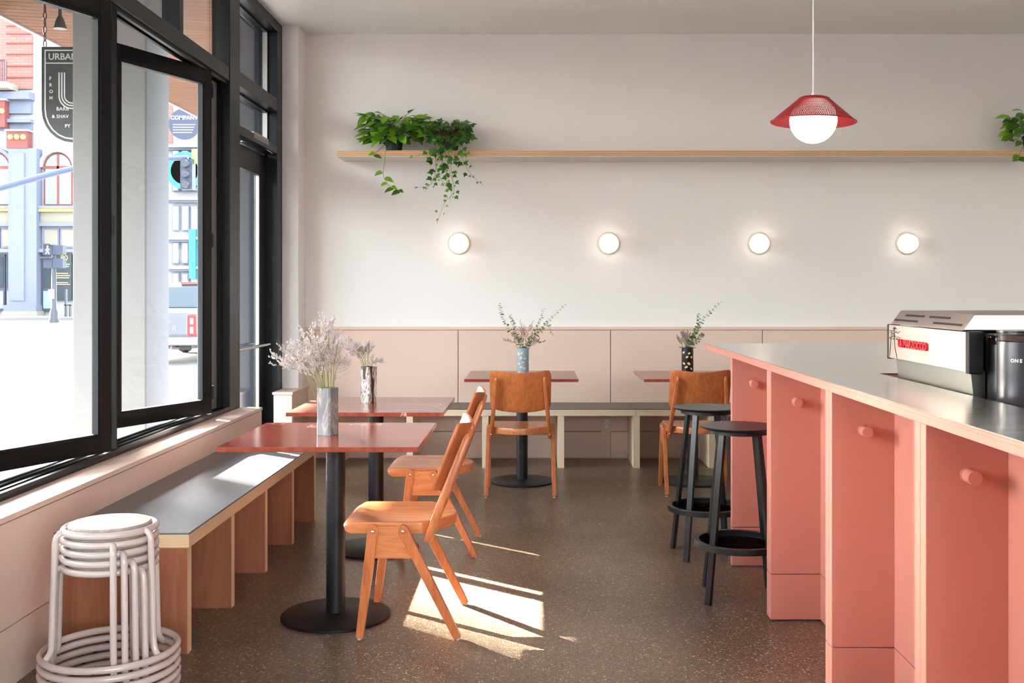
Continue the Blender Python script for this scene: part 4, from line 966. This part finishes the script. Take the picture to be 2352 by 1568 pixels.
# canopy and columns
SOZ, SOX = 3.75, -4.70
so = G().box(SOX, -2.0, -8, 26, SOZ, SOZ + 0.03).build('ceiling_canopy', 'soffit_wood', smooth=0); struct(so, 'slatted wood soffit of the canopy over the sidewalk', 'canopy')
G().box(SOX - 0.04, SOX, -8, 26, SOZ - 0.015, SOZ + 0.35).build('fascia', 'light_jamb', so, smooth=0)
G().box(SOX, -2.0, -8, 26, SOZ + 0.03, SOZ + 0.35).build('roof_deck', 'light_jamb', so, smooth=0)
G().box(SOX - 0.10, SOX - 0.04, 6.4, 9.2, 2.92, SOZ + 0.2).build('fascia_sun_baffle', 'sign_grey', so, smooth=0)  # added unseen drop board, blocks the higher sun rays from the floor
for y, lab_ in ((8.05, 'square concrete column outside the folding windows'), (1.0, 'square concrete column outside, nearer the street corner'), (15.1, 'square concrete column farther along the sidewalk')):
    c = G().box(-3.57, -3.0, y, y + 0.51, GZ - 0.02, SOZ).build('concrete_column', 'concrete', bevel=0.012); tag(c, lab_, 'column', 'concrete canopy columns')
# hanging barber sign
sg = thing('hanging_sign', 'grey shield-shaped hanging barber sign with white border', 'sign', (-3.853, 8.70, 2.942)); sg.scale = (1.127, 1.127, 1.127)
sw_, st_, sb_ = 0.225, 0.36, -0.345
def shield(k): return [(-sw_ + k, st_ - k), (-sw_ + k, -0.10)] + [(-(sw_ - k) * math.cos(R(a)), -0.10 - (0.245 - k) * math.sin(R(a))) for a in range(15, 180, 15)] + [(sw_ - k, -0.10), (sw_ - k, st_ - k)]
def shift(poly, dx): return [(x + dx, y) for x, y in poly]
G().prism(shield(0), -0.012, 0.012, 'y').build('board', 'sign_grey', sg)
oo, ii = shield(0.022), shield(0.032); n = len(oo)
G().add([(x, -0.0135, z) for x, z in oo] + [(x, -0.0135, z) for x, z in ii], [(i, (i + 1) % n, n + (i + 1) % n, n + i) for i in range(n)]).box(-0.195, 0.195, -0.0135, -0.0125, 0.235, 0.243).build('border', 'sign_white', sg, smooth=0)
def sign_text(body, size, x, z, sp_=1.0):
    l = link('lettering', text_mesh(body, size, 0.0006, 'sign_white', sp_, 0.0008), sg); l.location = (x, -0.0135, z); l.rotation_euler = (R(90), 0, 0)
sign_text('URBAN', 0.066, -0.175, 0.265, 1.0)
for i, ch in enumerate('FROM'): sign_text(ch, 0.034, -0.168, 0.115 - 0.048 * i)
sign_text('BARB', 0.036, -0.115, -0.11, 1.1); sign_text('& SHAV', 0.034, -0.148, -0.165, 1.1); sign_text('PY', 0.034, -0.052, -0.235, 1.1)
g = G()
for rr_ in (0.055, 0.075, 0.095):
    pth = [(-rr_ - 0.0, 0.17), (-rr_, 0.0)] + [(-rr_ * math.cos(R(a)), -0.0 - rr_ * math.sin(R(a))) for a in range(10, 181, 10)] + [(rr_, 0.17)]
    for p, q in zip(pth, pth[1:]): g.bar((p[0], -0.0135, p[1]), (q[0], -0.0135, q[1]), 0.010, 0.001, (0, 1, 0))
g.build('monogram', 'sign_white', sg, smooth=0)
ch_ = thing('sign_chain', 'steel chain holding up the barber sign', 'chain', (-4.085, 8.70, 3.348))
for i in range(7):
    z0 = -0.004 + 0.059 * i; c = [(0.013 * math.cos(a), 0, z0 + 0.028 + 0.0335 * math.sin(a)) for a in [2 * math.pi * k_ / 16 for k_ in range(16)]]
    if i % 2: c = [(0, x, z) for x, y, z in c]
    G().tube(c, 0.0048, 6, closed=True).build('chain_link', 'iron', ch_, smooth=60)
sl_ = thing('soffit_spotlight', 'small ribbed spotlight under the wood soffit', 'spotlight', (at(138, 12, 8.9).x, 8.9, SOZ))
G().lathe([(0.014, 0.0), (0.014, -0.10)], 12).build('stem', 'iron', sl_)
G().lathe([(0.016, -0.09), (0.026, -0.11), (0.042, -0.15), (0.052, -0.19), (0.052, -0.20), (0.04, -0.20)], 20).build('lamp_head', 'sign_grey', sl_)

# ------------------------------------------------------------------ outside: corner building across the street (far, 40 px to the metre)
by = 60.0
bd = thing('corner_building', 'ornate corner building with red brick upper wall and blue pilasters', 'building', (at(80, 667, by).x, by, 0)); bo = Vector((at(80, 667, by).x, by, 0))
def fx(px): return (px - 80) / 40.0
def fz(py): return EYE + (667 - py) / 40.0
def fb(px0, px1, py0, py1, d0, d1, name, m, par=None, **kw): return G().box(fx(px0), fx(px1), -d1, -d0, fz(py1), fz(py0)).build(name, m, par or bd, smooth=0, **kw)
fb(-140, 215, -60, 735, -6, 0.0, 'wall', 'facade_pale')
fb(-140, 76, -60, 205, 0.0, 0.15, 'brick_wall', 'brick_red')
for y in (46, 60, 78, 100, 125, 152, 178): fb(18, 80, y, y + 2.2, 0.15, 0.22, 'brick_course', 'facade_red')
fb(-140, 80, 215, 232, 0, 0.7, 'cornice', 'facade_blue'); fb(-140, 76, 232, 262, 0, 0.25, 'frieze', 'facade_blue'); fb(-140, 78, 276, 284, 0, 0.5, 'string_course', 'facade_blue'); fb(-140, 76, 284, 300, 0, 0.2, 'frieze', 'facade_blue')
bal = fb(-30, 44, 198, 212, 0, 1.4, 'balcony', 'facade_cream')
for i in range(15): G().box(fx(-28 + 5 * i), fx(-28 + 5 * i) + 0.03, -1.38, -1.34, fz(198), fz(152)).build('baluster', 'iron', bal, smooth=0)
G().box(fx(-30), fx(38), -1.4, -1.32, fz(152), fz(149)).build('rail', 'iron', bal, smooth=0)
for px0, px1, y0, y1, m_ in ((-4, 26, 232, 296, 'facade_red'), (30, 78, 302, 344, 'gilt')):
    c_ = fb(px0, px1, y0, y1, 0.2, 0.75, 'capital_block', 'facade_red')
    for q in range(3):
        xx = fx(px0 + (px1 - px0) * (0.2 + 0.3 * q)); G().ball((xx, -0.78, fz((y0 + y1) / 2 - 4)), 0.16, 10).build('rosette', 'gilt', c_)
    G().box(fx(px0 - 3), fx(px1 + 3), -0.85, -0.2, fz(y0 + 4), fz(y0)).build('abacus', 'facade_pale', c_, smooth=0)
pil = fb(33, 97, 344, 700, 0, 0.7, 'pilaster', 'facade_blue'); G().box(fx(40), fx(70), -0.76, -0.70, fz(690), fz(355)).build('inset_panel', 'facade_blue', pil, smooth=0)
fb(26, 100, 700, 714, 0, 0.9, 'pilaster_base', 'facade_blue'); fb(24, 104, 714, 735, 0, 1.0, 'pilaster_foot', 'facade_cream')
def arch_window(cx, hw, spring, sill, rim_m):
    poly = [(fx(cx - hw), fz(sill))] + [(fx(cx) - hw / 40 * math.cos(R(a)), fz(spring) + hw / 40 * math.sin(R(a))) for a in range(0, 181, 15)] + [(fx(cx + hw), fz(sill))]
    wd = G().prism(poly, -0.10, -0.01, 'y').build('arched_window', 'facade_red', bd, smooth=0)
    k_ = 0.86; poly2 = [(fx(cx) + (x - fx(cx)) * k_, fz(sill) + (z - fz(sill)) * 0.93 + 0.12) for x, z in poly]
    G().prism(poly2, -0.13, -0.10, 'y').build('pane', 'pale_glass', wd, smooth=0)
    G().box(fx(cx) - 0.06, fx(cx) + 0.06, -0.17, -0.13, fz(sill), fz(spring) + hw / 40 * 0.9).build('mullion', 'facade_red', wd, smooth=0)
    G().box(fx(cx - hw), fx(cx + hw), -0.17, -0.13, fz(spring) - 0.08, fz(spring) + 0.08).build('mullion', 'facade_red', wd, smooth=0)
    oo = [(fx(cx) - (hw + 9) / 40 * math.cos(R(a)), fz(spring) + (hw + 9) / 40 * math.sin(R(a))) for a in range(0, 181, 15)]; ii = [(fx(cx) - (hw + 1) / 40 * math.cos(R(a)), fz(spring) + (hw + 1) / 40 * math.sin(R(a))) for a in range(0, 181, 15)]
    n = len(oo); g = G()
    for i in range(n - 1): g.prism([oo[i], oo[i + 1], ii[i + 1], ii[i]], -0.3, 0.0, 'y')
    g.build('arch_moulding', rim_m, wd, smooth=0)
arch_window(136, 34, 385, 474, 'facade_pale'); arch_window(-8, 36, 385, 474, 'facade_blue')
fb(-140, 33, 480, 486, 0, 0.45, 'dentil_band', 'gilt'); fb(97, 215, 480, 487, 0, 0.45, 'dentil_band', 'gilt'); fb(-140, 215, 474, 480, 0, 0.55, 'ledge', 'facade_blue')
fb(-140, 215, 487, 512, 0, 0.2, 'fascia_board', 'facade_cream'); fb(-140, 215, 512, 520, 0, 0.4, 'ledge', 'facade_blue')
for a, b_ in ((-30, 2), (6, 30), (102, 138), (142, 180)):
    f_ = fb(a, b_, 524, 570, 0, 0.12, 'transom_frame', 'facade_blue'); G().box(fx(a + 3), fx(b_ - 3), -0.16, -0.12, fz(566), fz(528)).build('panel', 'facade_cream', f_, smooth=0)
fb(-140, 33, 572, 580, 0, 0.5, 'awning_ledge', 'facade_blue'); fb(97, 215, 572, 580, 0, 0.5, 'awning_ledge', 'facade_blue')
for a, b_ in ((-30, -2), (0, 14), (17, 31), (100, 126), (170, 200)):
    f_ = fb(a, b_, 584, 716, 0, 0.15, 'shopfront', 'facade_dark_blue'); G().box(fx(a + 3), fx(b_ - 3), -0.19, -0.15, fz(660), fz(590)).build('pane', 'dark_glass', f_, smooth=0); G().box(fx(a + 3), fx(b_ - 3), -0.19, -0.15, fz(708), fz(668)).build('pane', 'pale_glass', f_, smooth=0)
nb = fb(130, 168, 584, 690, 0, 0.2, 'notice_window', 'dark_glass')
l = link('lettering', text_mesh('80', 0.42, 0.005, 'sign_gold'), nb); l.location = (fx(143), -0.22, fz(598)); l.rotation_euler = (R(90), 0, 0)
for i, y in enumerate((606, 611, 627, 632, 637, 648, 652)): G().box(fx(134), fx(164 - 2 * (i % 3)), -0.22, -0.20, fz(y + 1.6), fz(y)).build('print_line', 'sign_gold', nb, smooth=0)
# bollard rack by the shop
tag(G().box(at(149, 700, 57).x, at(166, 700, 57).x, 56.9, 57.1, 0.5, 0.56).box(at(150, 700, 57).x, at(150, 700, 57).x + 0.08, 56.9, 57.1, -0.1, 1.4).box(at(160, 700, 57).x, at(160, 700, 57).x + 0.08, 56.9, 57.1, -0.1, 0.56).build('street_railing', 'iron', smooth=0), 'low metal railing on the far sidewalk by the gold lettered window', 'railing')
# pedestrian signal
pp = at(124, 730, 50); ps = thing('pedestrian_signal', 'dark pedestrian crossing signal on a fluted post', 'traffic signal', (pp.x, 50, GZ - 0.1))
G().lathe([(0.26, 0), (0.26, 0.12), (0.20, 0.25), (0.20, 0.5), (0.12, 0.7), (0.11, 2.3), (0.09, 2.6), (0.09, 3.6)], 16).build('post', 'iron', ps)
for z in (2.62, 3.25):
    h_ = G().box(-0.42, 0.0, -0.2, 0.2, z, z + 0.5).box(0.02, 0.5, -0.2, 0.2, z, z + 0.45).build('signal_head', 'facade_dark_blue', ps, smooth=0); G().box(-0.46, 0.02, -0.5, -0.2, z + 0.46, z + 0.52).build('visor', 'iron', h_, smooth=0)
wk = G(); wx, wz = -0.21, 3.28
for a, b_ in (((0, 0.30), (0, 0.16)), ((0, 0.16), (-0.08, 0)), ((0, 0.16), (0.08, 0.0)), ((0, 0.27), (-0.09, 0.18)), ((0, 0.27), (0.09, 0.2))): wk.bar((wx + a[0], -0.215, wz + a[1]), (wx + b_[0], -0.215, wz + b_[1]), 0.045, 0.02, (0, 1, 0))
wk.ball((wx, -0.215, wz + 0.37), 0.05, 8).build('walking_figure', 'walk_symbol', ps)
G().box(-0.18, 0.06, -0.2, -0.1, 1.15, 1.6).build('push_button_box', 'sign_white', ps, smooth=0)
# mast arm with signal head
ma = thing('traffic_light', 'pale blue mast arm reaching over the street with a dark traffic light', 'traffic light', (-19.0, 30, GZ - 0.1)); mo = Vector((-19.0, 30, GZ - 0.1))
G().lathe([(0.22, 0), (0.17, 4.0), (0.15, 6)], 14).build('pole', 'pole_blue', ma)
pth = bez([Vector((-19, 30, 3.0)), at(-60, 446, 30), at(0, 432, 30), at(165, 388, 30), at(300, 370, 30), at(432, 362, 30)], 30); n = len(pth)
G().tube([p - mo for p in pth], [0.115 - 0.05 * i / (n - 1) for i in range(n)], 10).build('mast_arm', 'pole_blue', ma, smooth=60)
p = at(433, 400, 30) - mo; hd = G().box(p.x - 0.17, p.x + 0.17, -0.2, 0.1, p.z - 0.45, p.z + 0.42).build('signal_head', 'facade_dark_blue', ma, smooth=0)
for i in range(3): G().lathe([(0.10, -0.34), (0.12, -0.2)], 14, (p.x, 0, p.z + 0.27 - 0.29 * i), 'y').build('lens_hood', 'iron', hd)
p = at(449, 360, 30) - mo; G().box(p.x - 0.1, p.x + 0.14, -0.03, 0.03, p.z - 0.2, p.z + 0.22).build('street_plate', 'green_sign', ma, smooth=0)
# pale building past the truck
pb_ = thing('pale_building', 'pale sunlit building with rows of tall windows past the pickup truck', 'building', (-14, 46, 0))
def qb(px0, px1, py0, py1, d0, d1, name, m, par=None):
    a, b_ = at(px0, py1, 46), at(px1, py0, 46); return G().box(a.x + 14, b_.x + 14, -d1, -d0, a.z, b_.z).build(name, m, par or pb_, smooth=0)
qb(330, 640, 60, 742, -5, 0, 'wall', 'facade_pale'); qb(330, 398, 150, 335, 0, 0.1, 'brick_panel', 'brick_red'); qb(540, 640, 200, 690, 0, 0.12, 'painted_panel', 'facade_dark_blue')
for y in (335, 455, 545, 612): qb(330, 640, y, y + 6, 0, 0.5, 'cornice', 'facade_pale'); qb(330, 640, y + 6, y + 11, 0, 0.3, 'moulding', 'facade_blue')
for x in (398, 420, 441, 462, 486, 510, 545, 562, 580, 600):
    for y0, y1 in ((345, 440), (472, 530), (556, 606), (626, 668)):
        f_ = qb(x, x + 17, y0, y1, 0.1, 0.16, 'window', 'facade_blue'); qb(x + 2.5, x + 14.5, y0 + 3, y1 - 2, 0.16, 0.2, 'pane', 'pale_glass', f_)
qb(444, 459, 528, 640, 0.2, 0.6, 'banner', 'teal')
p = at(437, 396, 46); G().lathe([(0.60, -0.75), (0.82, -0.75), (0.82, -0.45), (0.60, -0.45), (0.60, -0.75)], 40, (p.x + 14, 0, p.z), 'y').build('round_sign', 'teal', pb_)
G().box(p.x + 13.2, p.x + 13.3, -0.6, 0, p.z - 0.05, p.z + 0.05).build('sign_bracket', 'iron', pb_, smooth=0)
cs = thing('shop_sign', 'dark round shop sign with white lettering hanging by the far facade', 'sign', tuple(at(424, 285, 28)))
G().lathe([(0.42, -0.03), (0.42, 0.03)], 28, axis='y').build('board', 'facade_dark_blue', cs)
l = link('lettering', text_mesh('COMPANY', 0.15, 0.004, 'sign_white', 1, 0.002, 'CENTER'), cs); l.location = (0, -0.035, 0.12); l.rotation_euler = (R(90), 0, 0)
for i in range(4): G().box(-0.3, 0.3 - 0.03 * i, -0.036, -0.03, -0.03 - 0.07 * i, -0.005 - 0.07 * i).build('print_line', 'facade_pale', cs, smooth=0)
G().tube([(0, 0, 0.42), (0, 0, 0.75)], 0.02, 6).tube([(0, 0, 0.75), (-2.2, 0, 0.75)], 0.03, 6).tube([(-2.2, 0, 0.75), (-2.2, 0, -6.0)], 0.05, 8).build('bracket', 'iron', cs)

# ------------------------------------------------------------------ pickup truck at the curb
tk = thing('pickup_truck', 'silver grey pickup truck parked at the curb with red tail lights', 'truck', (-8.06, 24.8, GZ - 0.12)); yr, yf = -2.7, 2.7   # rear faces the cafe
W2 = 0.93
def mirror_poly(g, prof, x0, x1): g.prism(prof, x0, x1, 'x'); return g
bed = G(); bed.box(-W2, W2, yr, -0.7, 0.55, 1.12).build('bed', 'truck_paint', tk, bevel=0.05)
mirror_poly(G(), [(-0.75, 0.5), (2.6, 0.5), (2.7, 0.75), (2.65, 1.05), (1.6, 1.18), (-0.75, 1.14)], -W2, W2).build('body', 'truck_paint', tk, bevel=0.05)
cab = G(); vs = []
for (z, x, y0, y1) in ((1.12, 0.90, -0.75, 1.65), (1.70, 0.72, -0.45, 0.75), (1.76, 0.66, -0.35, 0.65)): vs += [(-x, y0, z), (x, y0, z), (x, y1, z), (-x, y1, z)]
cab.add(vs, [(0, 1, 5, 4), (1, 2, 6, 5), (2, 3, 7, 6), (3, 0, 4, 7), (4, 5, 9, 8), (5, 6, 10, 9), (6, 7, 11, 10), (7, 4, 8, 11), (8, 9, 10, 11)]); cb = cab.build('cab', 'truck_paint', tk, bevel=0.03)
G().add([(-0.76, -0.745, 1.18), (0.76, -0.745, 1.18), (0.64, -0.515, 1.64), (-0.64, -0.515, 1.64)], [(0, 1, 2, 3)]).build('rear_window', 'truck_glass', cb, smooth=0)
for s in (-1, 1): G().add([(s * 0.895, -0.45, 1.18), (s * 0.895, 1.3, 1.18), (s * 0.76, 0.6, 1.62), (s * 0.76, -0.25, 1.62)], [(0, 1, 2, 3)]).build('side_window', 'truck_glass', cb, smooth=0)
G().box(-0.2, 0.2, -0.50, -0.42, 1.72, 1.755).build('brake_light', 'tail_red', cb, smooth=0)
tg = G().box(-0.70, 0.70, yr - 0.02, yr + 0.02, 0.62, 1.10).build('tailgate', 'truck_paint', tk, bevel=0.012)
l = link('lettering', text_mesh('E R', 0.17, 0.006, 'light_jamb', 1.3), tg); l.location = (0.20, yr - 0.024, 0.70); l.rotation_euler = (R(90), 0, 0)
for s in (-1, 1):
    tl_ = G().box(s * 0.80 - 0.11, s * 0.80 + 0.125, yr - 0.025, yr + 0.12, 0.60, 1.06).build('tail_light', 'tail_red', tk, bevel=0.03)
    for z in (0.66, 0.85): G().box(s * 0.80 - 0.035, s * 0.80 + 0.03, yr - 0.032, yr - 0.02, z, z + 0.13).build('lens', 'lens_white', tl_, smooth=0)
    G().box(s * 0.96 - 0.02, s * 0.96 + 0.24 * s if s > 0 else s * 0.96 + 0.02, 0.95, 1.1, 1.1, 1.3).build('wing_mirror', 'black_metal', tk, bevel=0.02) if s > 0 else G().box(-1.2, -0.94, 0.95, 1.1, 1.1, 1.3).build('wing_mirror', 'black_metal', tk, bevel=0.02)
G().box(-0.92, 0.92, yr - 0.14, yr + 0.06, 0.40, 0.58).build('bumper', 'aluminium', tk, bevel=0.03)
G().box(-0.75, 0.75, yr + 0.1, yf - 0.3, 0.32, 0.5).build('chassis', 'black_metal', tk, smooth=0)
G().tube([(0.35, yr + 0.0, 0.36), (0.6, yr + 0.3, 0.34)], 0.05, 8).build('exhaust', 'chrome', tk)
for s in (-1, 1):
    for y in (-1.55, 1.7):
        wl = G().lathe([(0.22, -0.11), (0.36, -0.11), (0.38, -0.06), (0.38, 0.06), (0.36, 0.11), (0.22, 0.11)], 28, (s * 0.82, y, 0.38), 'x').build('wheel', 'tyre', tk); G().lathe([(0.001, -0.09), (0.22, -0.09), (0.22, 0.09), (0.001, 0.09)], 20, (s * 0.82, y, 0.38), 'x').build('rim', 'aluminium', wl)
G().tube([(0.3, 0.1, 1.76), (0.27, -0.05, 2.0)], 0.012, 5).build('antenna', 'black_metal', cb)

# ------------------------------------------------------------------ added block, out of frame, keeping the sun off the near end of the cafe
ob = thing('sun_blocker_block', 'tall plain block added out of frame across the street to shade the cafe', 'building', (-62, 30, GZ))
G().box(-12, 12, -22, 13.6, 0, 48).build('wall', 'facade_pale', ob, smooth=0)
for i in range(8):
    for j in range(10): G().box(12, 12.2, -20 + 4 * i, -17.6 + 4 * i, 3 + 4.4 * j, 5.6 + 4.4 * j).build('window', 'dark_glass', ob, smooth=0)
